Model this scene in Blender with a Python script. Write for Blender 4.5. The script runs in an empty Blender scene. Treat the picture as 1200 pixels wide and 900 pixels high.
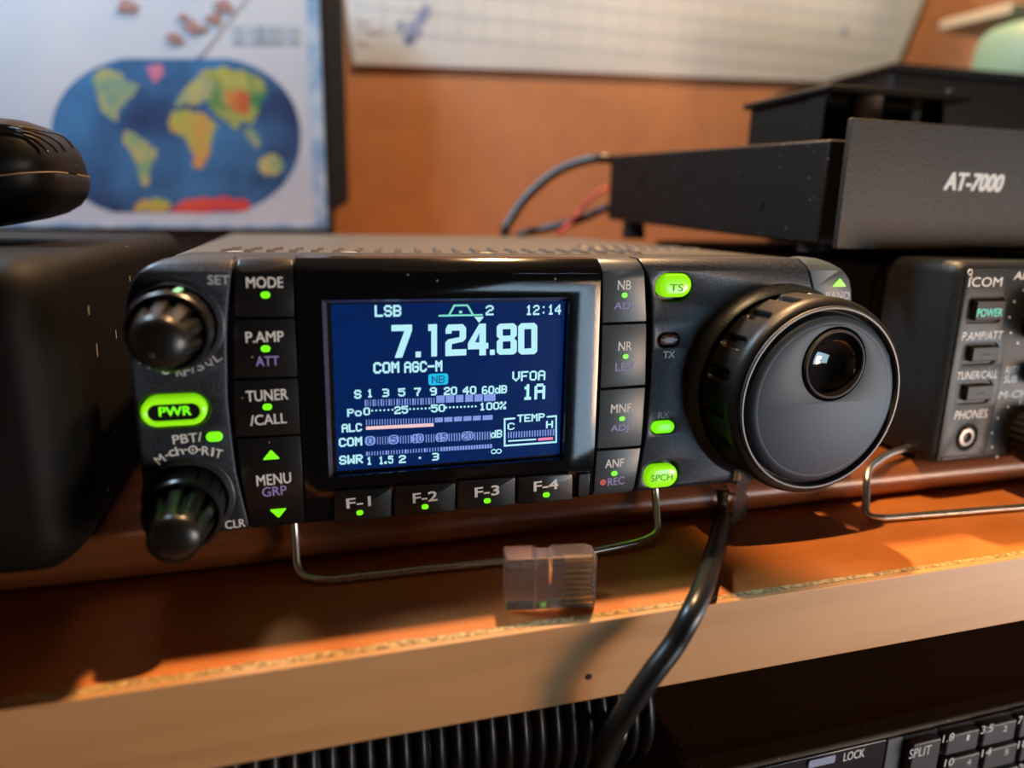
import bpy, bmesh, math, random
from mathutils import Vector, Matrix
import numpy as np

sc = bpy.context.scene
COL = sc.collection
PI = math.pi
S = 0.001                      # everything below is written in millimetres
random.seed(7)

# ------------------------------------------------------------------ camera
CX, CY, CZ, FPX = -52.56, -152.21, 38.315, 840.994
_r = np.array([0.2331626, -0.28874907, -0.01327132]); _t = np.linalg.norm(_r); _k = _r/_t
_K = np.array([[0, -_k[2], _k[1]], [_k[2], 0, -_k[0]], [-_k[1], _k[0], 0]])
RW = (np.eye(3)+math.sin(_t)*_K+(1-math.cos(_t))*_K@_K) @ np.array([[1, 0, 0], [0, 0, -1], [0, 1, 0.]])
CAM = np.array([CX, CY, CZ])
cam = bpy.data.cameras.new('camera'); cam_o = bpy.data.objects.new('camera', cam); COL.objects.link(cam_o)
M4 = Matrix(((RW[0][0], -RW[1][0], -RW[2][0], CX*S), (RW[0][1], -RW[1][1], -RW[2][1], CY*S),
             (RW[0][2], -RW[1][2], -RW[2][2], CZ*S), (0, 0, 0, 1)))
cam_o.matrix_world = M4
cam.sensor_width = 36; cam.lens = FPX/1200*36; cam.clip_start = 0.005; cam.clip_end = 20
cam.dof.use_dof = True; cam.dof.focus_distance = 0.168; cam.dof.aperture_fstop = 6.6; cam.dof.aperture_blades = 0
sc.camera = cam_o

# ------------------------------------------------------------------ light and exposure
sc.view_settings.view_transform = 'Standard'
try: sc.view_settings.look = 'None'
except Exception: pass
sc.view_settings.gamma = 1; sc.view_settings.use_curve_mapping = False
sc.view_settings.exposure = 0.0
w = bpy.data.worlds.new('room_light'); sc.world = w; w.use_nodes = True
w.node_tree.nodes['Background'].inputs[0].default_value = (1.0, 0.72, 0.45, 1)
w.node_tree.nodes['Background'].inputs[1].default_value = 0.006

def area(name, loc, target, size, power, color, size_y=None, spread=None):
    l = bpy.data.lights.new(name, 'AREA'); l.energy = power; l.color = color
    l.shape = 'RECTANGLE'; l.size = size*S; l.size_y = (size_y or size)*S
    if spread: l.spread = math.radians(spread)
    o = bpy.data.objects.new(name, l); COL.objects.link(o)
    o.location = Vector(loc)*S
    o.rotation_euler = (Vector(target)-Vector(loc)).to_track_quat('-Z', 'Y').to_euler()
    return o
area('ceiling_lamp', (170, 240, 600), (60, 20, 0), 24, 9.5, (1.0, 0.60, 0.28))
area('low_warm_fill', (500, -420, -110), (60, 0, -35), 150, 2.3, (1.0, 0.56, 0.27))  # added warm fill from low in front, brightens the shelf edge
area('cool_front_fill', (446, -312, -122), (40, 0, -20), 590, 2.6, (0.56, 0.81, 1.0), 175)  # added cool light for sheen on keys and lens; no window modelled
area('cool_map_fill', (-300, 190, 470), (-60, 330, 60), 120, 4.6, (0.55, 0.78, 1.0))  # added cool fill for map and chart, no lamp hangs there
def spot(name, loc, target, power, color, deg, blend, radius):
    l = bpy.data.lights.new(name, 'SPOT'); l.energy = power; l.color = color; l.spot_size = math.radians(deg); l.spot_blend = blend
    l.shadow_soft_size = radius*S
    o = bpy.data.objects.new(name, l); COL.objects.link(o); o.location = Vector(loc)*S
    o.rotation_euler = (Vector(target)-Vector(loc)).to_track_quat('-Z', 'Y').to_euler(); return o
spot('warm_spot_fill', (10, -70, 470), (101, -12, 2), 13, (1.0, 0.62, 0.30), 15, .5, 8)  # added warm spot, no lamp modelled; narrow cone leaves the left side dark

# ------------------------------------------------------------------ back projection onto real planes
def ray(px, py): return RW.T @ np.array([(px-600)/FPX, (py-450)/FPX, 1.0])
def onY(px, py, Y=0.0): d = ray(px, py); return CAM+d*((Y-CY)/d[1])
def onZ(px, py, Z): d = ray(px, py); return CAM+d*((Z-CZ)/d[2])
def XZ(px, py, Y=0.0): p = onY(px, py, Y); return (float(p[0]), float(p[2]))

# ------------------------------------------------------------------ materials
def mat(name, col, rough=0.5, metal=0.0, var=0.0, vscale=200, bump=0.0, bscale=900, emit=None, estr=0,
        col2=None, coat=0.0, spec=0.5, stretch=None, vmin=.35, vmax=.65):
    m = bpy.data.materials.new(name); m.use_nodes = True; nt = m.node_tree; b = nt.nodes['Principled BSDF']
    b.inputs['Base Color'].default_value = (*col, 1); b.inputs['Roughness'].default_value = rough
    b.inputs['Metallic'].default_value = metal; b.inputs['Specular IOR Level'].default_value = spec
    b.inputs['Coat Weight'].default_value = coat; b.inputs['Coat Roughness'].default_value = 0.05
    if emit: b.inputs['Emission Color'].default_value = (*emit, 1); b.inputs['Emission Strength'].default_value = estr
    if var or bump or col2:
        tc = nt.nodes.new('ShaderNodeTexCoord'); mp = nt.nodes.new('ShaderNodeMapping')
        nt.links.new(tc.outputs['Object'], mp.inputs['Vector'])
        if stretch: mp.inputs['Scale'].default_value = stretch
    if var or col2:
        n = nt.nodes.new('ShaderNodeTexNoise'); n.inputs['Scale'].default_value = vscale; n.inputs['Detail'].default_value = 5
        nt.links.new(mp.outputs[0], n.inputs['Vector'])
        r = nt.nodes.new('ShaderNodeValToRGB')
        r.color_ramp.elements[0].position = vmin; r.color_ramp.elements[1].position = vmax
        c2 = col2 or tuple(min(1, c*(1+var)) for c in col); c1 = col if col2 else tuple(c*(1-var) for c in col)
        r.color_ramp.elements[0].color = (*c1, 1); r.color_ramp.elements[1].color = (*c2, 1)
        nt.links.new(n.outputs['Fac'], r.inputs['Fac']); nt.links.new(r.outputs[0], b.inputs['Base Color'])
    if bump:
        n2 = nt.nodes.new('ShaderNodeTexNoise'); n2.inputs['Scale'].default_value = bscale; n2.inputs['Detail'].default_value = 3
        nt.links.new(mp.outputs[0], n2.inputs['Vector'])
        bp = nt.nodes.new('ShaderNodeBump'); bp.inputs['Strength'].default_value = bump; bp.inputs['Distance'].default_value = 0.0002
        nt.links.new(n2.outputs['Fac'], bp.inputs['Height']); nt.links.new(bp.outputs[0], b.inputs['Normal'])
    return m

def dusty(name, col, rough, dens=0.72, scale=420, spec=.5, dust=(.35, .3, .24), **k):
    """dark plastic with small pale specks of dust"""
    m = mat(name, col, rough, spec=spec, **k); nt = m.node_tree; b = nt.nodes['Principled BSDF']
    tc = nt.nodes.new('ShaderNodeTexCoord'); v = nt.nodes.new('ShaderNodeTexVoronoi'); v.inputs['Scale'].default_value = scale
    nt.links.new(tc.outputs['Object'], v.inputs['Vector'])
    lt = nt.nodes.new('ShaderNodeMath'); lt.operation = 'LESS_THAN'; lt.inputs[1].default_value = 0.085
    nt.links.new(v.outputs['Distance'], lt.inputs[0])
    n = nt.nodes.new('ShaderNodeSeparateColor'); nt.links.new(v.outputs['Color'], n.inputs[0])
    gt = nt.nodes.new('ShaderNodeMath'); gt.operation = 'GREATER_THAN'; gt.inputs[1].default_value = dens
    nt.links.new(n.outputs[0], gt.inputs[0])
    mu = nt.nodes.new('ShaderNodeMath'); mu.operation = 'MULTIPLY'
    nt.links.new(lt.outputs[0], mu.inputs[0]); nt.links.new(gt.outputs[0], mu.inputs[1])
    mx = nt.nodes.new('ShaderNodeMix'); mx.data_type = 'RGBA'
    mx.inputs[6].default_value = (*col, 1); mx.inputs[7].default_value = (*dust, 1)
    if b.inputs['Base Color'].links: nt.links.new(b.inputs['Base Color'].links[0].from_socket, mx.inputs[6])
    nt.links.new(mu.outputs[0], mx.inputs[0]); nt.links.new(mx.outputs[2], b.inputs['Base Color'])
    return m

M = {}
M['grey'] = mat('metallic grey plastic', (.033, .038, .050), .38, .35, var=.45, vscale=1800, bump=.25, bscale=2600)
M['black'] = dusty('black plastic', (.010, .0095, .009), .42, dens=.86)
M['button'] = dusty('black button plastic', (.010, .0095, .0095), .30, dens=.9, bump=.06, bscale=1500)
M['button_grey'] = dusty('dark blue grey button plastic', (.052, .068, .080), .36, dens=.93, bump=.05, bscale=1200)
M['gloss'] = dusty('glossy black plastic', (.006, .006, .0065), .12, dens=.80, scale=300, spec=.5)
M['rubber'] = dusty('black rubber', (.011, .010, .009), .42, dens=.88, spec=.4, bump=.12, bscale=2000)
M['knobgloss'] = dusty('glossy black knob plastic', (.009, .008, .007), .30, dens=.9, spec=.5)
M['knobface'] = mat('satin grey knob cap', (.018, .030, .047), .54, .3, bump=.04, bscale=3000)
M['rim'] = mat('grey metal rim', (.08, .08, .085), .42, .4)
M['mirror_black'] = mat('polished black', (.012, .012, .013), .06, 0, spec=.8)
M['case'] = mat('dark grey painted steel', (.085, .08, .072), .45, .3, var=.2, vscale=900, bump=.1)
M['chassis'] = dusty('black painted steel', (.0065, .0058, .005), .5, spec=.25, dens=.85, bump=.3, bscale=1500)
M['grain'] = mat('grained charcoal paint', (.0195, .0175, .0155), .5, .1, var=.6, vscale=1500, bump=.5, bscale=1800)
M['white'] = mat('white print', (.72, .70, .66), .6, emit=(.7, .68, .64), estr=.10)
M['dimwhite'] = mat('grey white print', (.50, .50, .52), .6)
M['violet'] = mat('violet print', (.36, .32, .74), .6)
M['green'] = mat('lit green lamp', (.1, .6, .02), .3, emit=(.20, 1.0, .005), estr=.95)
M['greenbtn'] = mat('lit green button', (.25, .6, .02), .25, emit=(.25, .78, .003), estr=.85, coat=.5)
M['greentxt'] = mat('dark green print', (.03, .16, .02), .5)
M['mint'] = mat('pale mint print', (.25, .75, .42), .5, emit=(.2, .8, .45), estr=.15)
M['teal'] = mat('teal lit print', (.05, .5, .42), .5, emit=(.03, .5, .40), estr=.5)
M['amber'] = mat('unlit brown lamp', (.14, .07, .06), .3)
M['red'] = mat('red dot', (.75, .10, .10), .5)
M['framegrey'] = mat('violet grey bezel', (.11, .095, .12), .35, .2, var=.3, vscale=1500)
M['keydull'] = mat('matt black key', (.012, .012, .012), .5, spec=.25)
M['lcd'] = mat('blue lcd', (.0, .003, .01), .3, emit=(.006, .055, .33), estr=1.0)
M['lcdtxt'] = mat('cyan white lcd pixels', (0, 0, 0), .5, emit=(.50, .93, 1.0), estr=1.0)
M['lcdgreen'] = mat('aqua lcd pixels', (0, 0, 0), .5, emit=(.22, .80, .62), estr=1.0)
M['lcdcyan'] = mat('cyan lcd pixels', (0, 0, 0), .5, emit=(.0, .55, .85), estr=1.0)
M['lcdnavy'] = mat('navy lcd pixels', (0, 0, 0), .5, emit=(.002, .03, .18), estr=1.0)
M['lcdlav'] = mat('lavender lcd pixels', (0, 0, 0), .5, emit=(.22, .33, .78), estr=1.0)
M['lcdpink'] = mat('pink lcd pixels', (0, 0, 0), .5, emit=(.95, .62, .62), estr=1.0)
M['lcdred'] = mat('red lcd pixels', (0, 0, 0), .5, emit=(.95, .25, .45), estr=1.0)
M['chrome'] = mat('plated steel wire', (.72, .76, .72), .34, 1.0, var=.1, vscale=300)
M['cable'] = mat('black cable jacket', (.010, .010, .010), .33, bump=.05)
M['redwire'] = mat('red wire', (.55, .035, .05), .4)
M['gold'] = mat('gold contact', (.75, .5, .22), .3, 1.0)
M['hose'] = mat('black corrugated plastic', (.005, .0045, .004), .4, spec=.22)
M['jar'] = mat('pale green plastic', (.155, .29, .235), .5)
M['whiteboard'] = mat('dusty white plastic', (.40, .37, .29), .5)

def glassmat(name, tint, rough, fac):
    m = bpy.data.materials.new(name); m.use_nodes = True; nt = m.node_tree
    nt.nodes.remove(nt.nodes['Principled BSDF']); out = nt.nodes['Material Output']
    tr = nt.nodes.new('ShaderNodeBsdfTransparent'); tr.inputs[0].default_value = (*tint, 1)
    gl = nt.nodes.new('ShaderNodeBsdfGlossy'); gl.inputs['Roughness'].default_value = rough
    fr = nt.nodes.new('ShaderNodeFresnel'); fr.inputs[0].default_value = fac
    mx = nt.nodes.new('ShaderNodeMixShader')
    nt.links.new(fr.outputs[0], mx.inputs[0]); nt.links.new(tr.outputs[0], mx.inputs[1]); nt.links.new(gl.outputs[0], mx.inputs[2])
    nt.links.new(mx.outputs[0], out.inputs[0]); return m
M['lens'] = glassmat('clear display lens', (.97, .97, .98), .03, 1.2)
def clearplastic():
    m = mat('clear plastic', (.95, .90, .90), .12, spec=.8); b = m.node_tree.nodes['Principled BSDF']
    b.inputs['Transmission Weight'].default_value = .95; b.inputs['IOR'].default_value = 1.4; return m
M['clear'] = clearplastic()

def wood(name, cols, scale, stretch, rough, ring=.0, coat=0):
    m = bpy.data.materials.new(name); m.use_nodes = True; nt = m.node_tree; b = nt.nodes['Principled BSDF']
    b.inputs['Roughness'].default_value = rough; b.inputs['Coat Weight'].default_value = coat; b.inputs['Coat Roughness'].default_value = .3
    tc = nt.nodes.new('ShaderNodeTexCoord'); mp = nt.nodes.new('ShaderNodeMapping'); mp.inputs['Scale'].default_value = stretch
    nt.links.new(tc.outputs['Object'], mp.inputs[0])
    n = nt.nodes.new('ShaderNodeTexNoise'); n.inputs['Scale'].default_value = scale; n.inputs['Detail'].default_value = 7; n.inputs['Distortion'].default_value = ring
    nt.links.new(mp.outputs[0], n.inputs['Vector'])
    r = nt.nodes.new('ShaderNodeValToRGB'); e = r.color_ramp.elements
    e[0].position = .3; e[0].color = (*cols[0], 1); e[1].position = .72; e[1].color = (*cols[1], 1)
    if len(cols) > 2: x = e.new(.5); x.color = (*cols[2], 1)
    nt.links.new(n.outputs['Fac'], r.inputs[0]); nt.links.new(r.outputs[0], b.inputs['Base Color'])
    bp = nt.nodes.new('ShaderNodeBump'); bp.inputs['Strength'].default_value = .12; bp.inputs['Distance'].default_value = .0002
    nt.links.new(n.outputs['Fac'], bp.inputs['Height']); nt.links.new(bp.outputs[0], b.inputs['Normal'])
    return m
M['shelftop'] = wood('orange brown laminate', [(.46, .135, .024), (.60, .20, .042), (.53, .165, .032)], 60, (.6, 1.6, 1), .5, .4)
M['edgewood'] = wood('pale alder edge', [(.47, .235, .090), (.60, .325, .140), (.55, .285, .115)], 40, (.16, 1, 2.6), .5, .3)
M['chipwood'] = mat('bare chipboard', (.45, .30, .13), .9, var=.5, vscale=900, bump=.6)
M['mahogany'] = wood('red brown varnished wood', [(.16, .045, .014), (.50, .20, .065), (.30, .095, .028)], 55, (.07, 1.6, 3.0), .30, .3, .4)
M['cork'] = mat('orange brown wall', (.47, .225, .105), .85, var=.06, vscale=60, bump=.05)
M['darkboard'] = mat('dark underside board', (.02, .014, .01), .8, var=.3, vscale=50)

# ------------------------------------------------------------------ mesh helpers (millimetres in, metres out)
class MB:
    def __init__(s): s.v = []; s.f = []; s.m = []
    def add(s, vs, fs, mi=0):
        o = len(s.v); s.v += [tuple(map(float, p)) for p in vs]; s.f += [tuple(i+o for i in f) for f in fs]; s.m += [mi]*len(fs); return s
    def box(s, x0, x1, y0, y1, z0, z1, mi=0):
        return s.add([(x0, y0, z0), (x1, y0, z0), (x1, y1, z0), (x0, y1, z0), (x0, y0, z1), (x1, y0, z1), (x1, y1, z1), (x0, y1, z1)],
                     [(0, 3, 2, 1), (4, 5, 6, 7), (0, 1, 5, 4), (1, 2, 6, 5), (2, 3, 7, 6), (3, 0, 4, 7)], mi)
    def hexa(s, p8, mi=0):
        return s.add(p8, [(0, 3, 2, 1), (4, 5, 6, 7), (0, 1, 5, 4), (1, 2, 6, 5), (2, 3, 7, 6), (3, 0, 4, 7)], mi)
    def prism(s, poly, y0, y1, mi=0):          # polygon in XZ pushed along Y
        n = len(poly)
        return s.add([(x, y0, z) for x, z in poly]+[(x, y1, z) for x, z in poly],
                     [tuple(range(n)), tuple(range(2*n-1, n-1, -1))]+[(i, i+n, (i+1) % n+n, (i+1) % n) for i in range(n)], mi)
    def prismX(s, poly, x0, x1, mi=0):         # polygon in YZ pushed along X
        n = len(poly)
        return s.add([(x0, y, z) for y, z in poly]+[(x1, y, z) for y, z in poly],
                     [tuple(range(n)), tuple(range(2*n-1, n-1, -1))]+[(i, i+n, (i+1) % n+n, (i+1) % n) for i in range(n)], mi)
    def prismZ(s, poly, z0, z1, mi=0):
        n = len(poly)
        return s.add([(x, y, z0) for x, y in poly]+[(x, y, z1) for x, y in poly],
                     [tuple(range(n)), tuple(range(2*n-1, n-1, -1))]+[(i, i+n, (i+1) % n+n, (i+1) % n) for i in range(n)], mi)
    def rev(s, c, prof, seg=64, mod=None, axis='Y', mi=0, close=True):   # surface of revolution; prof = (r, h)
        vs = []; n = len(prof)
        for r, h in prof:
            for k in range(seg):
                t = 2*PI*k/seg; q = r*(mod(t, h, r) if mod else 1)
                if axis == 'Y': vs.append((c[0]+q*math.cos(t), c[1]+h, c[2]+q*math.sin(t)))
                elif axis == 'Z': vs.append((c[0]+q*math.cos(t), c[1]+q*math.sin(t), c[2]+h))
                else: vs.append((c[0]+h, c[1]+q*math.cos(t), c[2]+q*math.sin(t)))
        fs = [(i*seg+k, i*seg+(k+1) % seg, (i+1)*seg+(k+1) % seg, (i+1)*seg+k) for i in range(n-1) for k in range(seg)]
        if close: fs += [tuple(range(seg)), tuple((n-1)*seg+k for k in range(seg-1, -1, -1))]
        return s.add(vs, fs, mi)
    def tube(s, pts, r, seg=14, mi=0, rf=None, cap=True):
        P = [Vector(p) for p in pts]; n = len(P); vs = []; up = Vector((.13, .21, 1)).normalized(); prev = None
        for i, p in enumerate(P):
            d = (P[min(i+1, n-1)]-P[max(i-1, 0)]).normalized()
            a = d.cross(up) if prev is None else prev-d*prev.dot(d)
            a.normalize(); prev = a; b = d.cross(a); q = rf(i/(n-1)) if rf else r
            for k in range(seg): t = 2*PI*k/seg; vs.append(p+a*(q*math.cos(t))+b*(q*math.sin(t)))
        fs = [(i*seg+k, i*seg+(k+1) % seg, (i+1)*seg+(k+1) % seg, (i+1)*seg+k) for i in range(n-1) for k in range(seg)]
        if cap: fs += [tuple(range(seg)), tuple((n-1)*seg+k for k in range(seg-1, -1, -1))]
        return s.add(vs, fs, mi)
    def bmesh(s, bm2): 
        bm2.verts.index_update(); return s.add([v.co for v in bm2.verts], [[v.index for v in f.verts] for f in bm2.faces])

def cut(poly, n=5, amp=.9, seed=1):       # uneven coastline
    rnd = random.Random(seed); out = []
    for (x, y), (u, v) in zip(poly, poly[1:]+poly[:1]):
        for k in range(n):
            t = k/n; j = amp*(0 if k == 0 else 1); out.append((x+(u-x)*t+rnd.uniform(-j, j)*2, y+(v-y)*t+rnd.uniform(-j, j)*2))
    return out
def spline(pts, n=12):
    P = [Vector(p) for p in pts]; P = [P[0]*2-P[1]]+P+[P[-1]*2-P[-2]]; out = []
    for i in range(1, len(P)-2):
        a, b, c, d = P[i-1:i+3]
        for k in range(n):
            t = k/n; out.append(.5*((2*b)+(c-a)*t+(2*a-5*b+4*c-d)*t*t+(3*b-a-3*c+d)*t**3))
    out.append(P[-2]); return out
def fillet(pts, rad, n=6):      # polyline with rounded corners
    P = [Vector(p) for p in pts]; out = [P[0]]
    for a, b, c in zip(P, P[1:], P[2:]):
        u = (a-b).normalized(); v = (c-b).normalized(); r = min(rad, (a-b).length*.45, (c-b).length*.45)
        p, q = b+u*r, b+v*r
        for k in range(n+1): t = k/n; out.append(p*(1-t)**2+b*2*t*(1-t)+q*t*t)
    out.append(P[-1]); return out

def org_of(o): return Vector(o.get('_org', (0, 0, 0))) if o is not None else Vector((0, 0, 0))
ORG = {}
def empty(name, loc, label, cat, group=None):
    o = bpy.data.objects.new(name, None); COL.objects.link(o); o.empty_display_size = .01
    o.location = Vector(loc)*S; ORG[o] = Vector(loc); o['label'] = label; o['category'] = cat
    if group: o['group'] = group
    return o
def put(name, mesh, mats, parent=None, loc=None, label=None, cat=None, kind=None, group=None, smooth=True, bevel=0, segs=2, angle=35):
    org = ORG[parent] if parent is not None else Vector(loc or (0, 0, 0))
    for v in mesh.vertices: v.co = (v.co-org)*S
    o = bpy.data.objects.new(name, mesh); COL.objects.link(o)
    for m in (mats if isinstance(mats, (list, tuple)) else [mats]): mesh.materials.append(m)
    if parent is not None: o.parent = parent
    else: o.location = org*S
    ORG[o] = org
    if smooth:
        mesh.polygons.foreach_set('use_smooth', [True]*len(mesh.polygons))
        mesh.set_sharp_from_angle(angle=math.radians(angle))
    if bevel:
        b = o.modifiers.new('edge', 'BEVEL'); b.width = bevel*S; b.segments = segs; b.limit_method = 'ANGLE'; b.angle_limit = math.radians(30)
    if label: o['label'] = label
    if cat: o['category'] = cat
    if kind: o['kind'] = kind
    if group: o['group'] = group
    return o
def build(mb, name, mats, parent=None, **k):
    me = bpy.data.meshes.new(name); me.from_pydata(mb.v, [], mb.f)
    me.polygons.foreach_set('material_index', mb.m)
    bm = bmesh.new(); bm.from_mesh(me); bmesh.ops.recalc_face_normals(bm, faces=bm.faces); bm.to_mesh(me); bm.free(); me.update()
    return put(name, me, mats, parent, **k)

def crown(z):       # the face plates are chamfered along the top edge and a little at the bottom
    if z > 27.7: return 1.12+1.6*(z-27.7)
    if z > 26.2: return .75*(z-26.2)
    if z < -27.4: t = -27.4-z; return .5*t+.2*t*t
    return 0.0
def plate_mesh(outer, holes, y0, y1, bevel=0.25, crowned=True):
    cu = bpy.data.curves.new('p', 'CURVE'); cu.dimensions = '2D'; cu.fill_mode = 'BOTH'
    for poly in [outer]+list(holes):
        sp = cu.splines.new('POLY'); sp.points.add(len(poly)-1); sp.use_cyclic_u = True
        for p, (x, z) in zip(sp.points, poly): p.co = (x, z, 0, 1)
    cu.extrude = max(.01, (y1-y0)/2-bevel); cu.bevel_depth = bevel; cu.bevel_resolution = 1; cu.offset = -bevel
    o = bpy.data.objects.new('p', cu); COL.objects.link(o); dg = bpy.context.evaluated_depsgraph_get(); dg.update()
    me = bpy.data.meshes.new_from_object(o.evaluated_get(dg)); bpy.data.objects.remove(o); bpy.data.curves.remove(cu)
    me.materials.clear()
    ym = (y0+y1)/2
    bm = bmesh.new(); bm.from_mesh(me)
    bmesh.ops.remove_doubles(bm, verts=bm.verts, dist=.002)
    for v in bm.verts: v.co = Vector((v.co.x, ym-v.co.z, v.co.y))
    if crowned:
        for zc in (26.2, 27.7, -27.4, -28.0, -28.5):
            bmesh.ops.bisect_plane(bm, geom=bm.verts[:]+bm.edges[:]+bm.faces[:], plane_co=(0, 0, zc), plane_no=(0, 0, 1))
        for v in bm.verts: v.co.y += crown(v.co.z)
    bmesh.ops.recalc_face_normals(bm, faces=bm.faces)
    bm.to_mesh(me); bm.free(); return me
def plate(name, m, parent, outer, holes=(), y0=0, y1=6, bevel=.25, crowned=True, **k):
    return put(name, plate_mesh(outer, holes, y0, y1, bevel, crowned), m, parent, **k)
def circ(cx, cz, r, n=72): return [(cx+r*math.cos(2*PI*k/n), cz+r*math.sin(2*PI*k/n)) for k in range(n)]
def pill(cx, cz, w, h, n=14, r=None):
    r = min(w, h)/2 if r is None else r; out = []
    for sx, sz, a0 in ((1, 1, 0), (-1, 1, 90), (-1, -1, 180), (1, -1, 270)):
        for k in range(n+1):
            a = math.radians(a0+90*k/n); out.append((cx+sx*(w/2-r)+r*math.cos(a), cz+sz*(h/2-r)+r*math.sin(a)))
    return out
def rrect(x0, z0, x1, z1, r): return pill((x0+x1)/2, (z0+z1)/2, abs(x1-x0), abs(z1-z0), 6, r)
def roundpoly(pts, rads, n=8):
    out = []; N = len(pts)
    for i, b in enumerate(pts):
        a, c = Vector(pts[i-1]), Vector(pts[(i+1) % N]); b = Vector(b); r = rads[i] if isinstance(rads, (list, tuple)) else rads
        if not r: out.append(tuple(b)); continue
        u = (a-b).normalized(); v = (c-b).normalized(); p, q = b+u*r, b+v*r
        for k in range(n+1): t = k/n; out.append(tuple(p*(1-t)**2+b*2*t*(1-t)+q*t*t))
    return out

# --- lettering: text turned into thin solid meshes lying on a panel
def textmesh(s, w=None, h=None, bold=.02, shear=0.0, spacing=1.0):
    cu = bpy.data.curves.new('t', 'FONT'); cu.body = s; cu.size = 1; cu.offset = bold; cu.shear = shear; cu.resolution_u = 3
    cu.space_character = spacing; cu.extrude = 0.0
    o = bpy.data.objects.new('t', cu); COL.objects.link(o); dg = bpy.context.evaluated_depsgraph_get(); dg.update()
    me = bpy.data.meshes.new_from_object(o.evaluated_get(dg)); bpy.data.objects.remove(o); bpy.data.curves.remove(cu)
    vs = [v.co.copy() for v in me.vertices]; fs = [tuple(p.vertices) for p in me.polygons]; bpy.data.meshes.remove(me)
    x0 = min(v.x for v in vs); x1 = max(v.x for v in vs); y0 = min(v.y for v in vs); y1 = max(v.y for v in vs)
    cx, cy = (x0+x1)/2, (y0+y1)/2
    if h is None: h = w*(y1-y0)/(x1-x0)
    if w is None: w = h*(x1-x0)/(y1-y0)
    return [((v.x-cx)*w/(x1-x0), (v.y-cy)*h/(y1-y0)) for v in vs], fs
def textinto(mb, s, X, Z, w, h, Y, bold=.02, rot=0, shear=0, th=.04, spacing=1.0, yfun=None):
    vs, fs = textmesh(s, w, h, 0.0, shear, spacing); c, sn = math.cos(math.radians(rot)), math.sin(math.radians(rot))
    e = h*bold*1.15          # heavier strokes from copies a hair apart
    for k, (ox, oz) in enumerate(((0, 0),) if bold < .01 else ((-e, -e*.6), (e, -e*.6), (-e, e*.6), (e, e*.6), (0, 0))):
        P = [(X+(x+ox)*c-(z+oz)*sn, Y-th-.002*k, Z+(x+ox)*sn+(z+oz)*c) for x, z in vs]
        if yfun: P = [(x, y+yfun(z), z) for x, y, z in P]
        mb.add(P, fs)
    return mb
def pxdim(px, py, w, h, Y):
    a, b = onY(px-w/2, py, Y), onY(px+w/2, py, Y); c, d = onY(px, py-h/2, Y), onY(px, py+h/2, Y)
    p = onY(px, py, Y); return float(p[0]), float(p[2]), float(b[0]-a[0]), float(c[2]-d[2])
def letter(parent, s, px, py, w, h, Y=0, m='white', bold=.016, rot=0, shear=0, name='lettering', spacing=1.0, crowned=False):
    X, Z, W, H = pxdim(px, py, w, h, Y)
    return build(textinto(MB(), s, X, Z, W, H, Y, bold, rot, shear, spacing=spacing, yfun=crown if crowned else None), name, M[m], parent, smooth=False)
def lamp(parent, px, py, w, h, Y=0, m='green', name='indicator_light', th=.25, label=None):
    X, Z, W, H = pxdim(px, py, w, h, Y)
    return build(MB().prism(pill(X, Z, W, H, 6), Y-th, Y+.3), name, M[m], parent, label=label)
def dome(parent, name, m, cx, cz, w, h, y0, hgt, seg=12, **k):     # pillow-shaped key top
    mb = MB(); base = pill(cx, cz, w, h, seg); n = len(base); rings = []
    for t, d in ((1, 0), (1, .55), (.93, .8), (.8, .94), (.5, 1.0), (.2, 1.0)):
        rings.append([(cx+(x-cx)*(1-(1-t)*.62 if t > .6 else t), y0-hgt*d, cz+(z-cz)*t) for x, z in base])
    vs = [p for r in rings for p in r]
    fs = [(i*n+k2, i*n+(k2+1) % n, (i+1)*n+(k2+1) % n, (i+1)*n+k2) for i in range(len(rings)-1) for k2 in range(n)]
    fs.append(tuple((len(rings)-1)*n+k2 for k2 in range(n))); mb.add(vs, fs)
    return build(mb, name, M[m], parent, **k)
M['r2face'] = mat('charcoal plastic', (.018, .021, .023), .45, .1, spec=.3, var=.35, vscale=1600, bump=.3, bscale=2200)
M['rim2'] = mat('dull grey metal', (.16, .15, .14), .35, .6)
M['skyprint'] = mat('pale blue print', (.40, .58, .72), .6)
M['paper'] = mat('white chart paper', (.52, .59, .64), .9, var=.04, vscale=20)
M['gridline'] = mat('faint grid ink', (.42, .49, .55), .9)
M['blueink'] = mat('slate blue ink', (.22, .28, .48), .9)
M['pinkink'] = mat('dull red ink', (.55, .35, .32), .9)
M['frameblack'] = mat('black frame', (.016, .014, .012), .45)
M['mapsheet'] = mat('pale blue map paper', (.46, .56, .68), .85, col2=(.66, .68, .72), vscale=9)
M['mapborder'] = mat('map border blue', (.18, .36, .62), .85, col2=(.55, .68, .80), vscale=90)
M['ocean'] = mat('map ocean blue', (.010, .035, .13), .8, col2=(.05, .22, .48), vscale=22)
M['landA'] = mat('map green grey land', (.10, .30, .26), .85, col2=(.50, .46, .16), vscale=70)
M['landB'] = mat('map yellow green land', (.12, .36, .20), .85, col2=(.58, .46, .16), vscale=70)
M['landG'] = mat('map green land', (.03, .22, .08), .85, col2=(.55, .50, .10), vscale=60)
M['landY'] = mat('map yellow land', (.34, .46, .08), .85, col2=(.66, .30, .08), vscale=60)
M['landR'] = mat('map orange land', (.55, .10, .03), .85, col2=(.60, .36, .08), vscale=80)
M['landR2'] = mat('map red land', (.60, .03, .05), .85, col2=(.70, .10, .06), vscale=30)
M['landP'] = mat('map pink land', (.62, .20, .32), .85)
M['mapbrown'] = mat('map brown marks', (.42, .24, .22), .9)
M['maptint'] = mat('map grey tint', (.40, .48, .56), .9)
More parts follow.
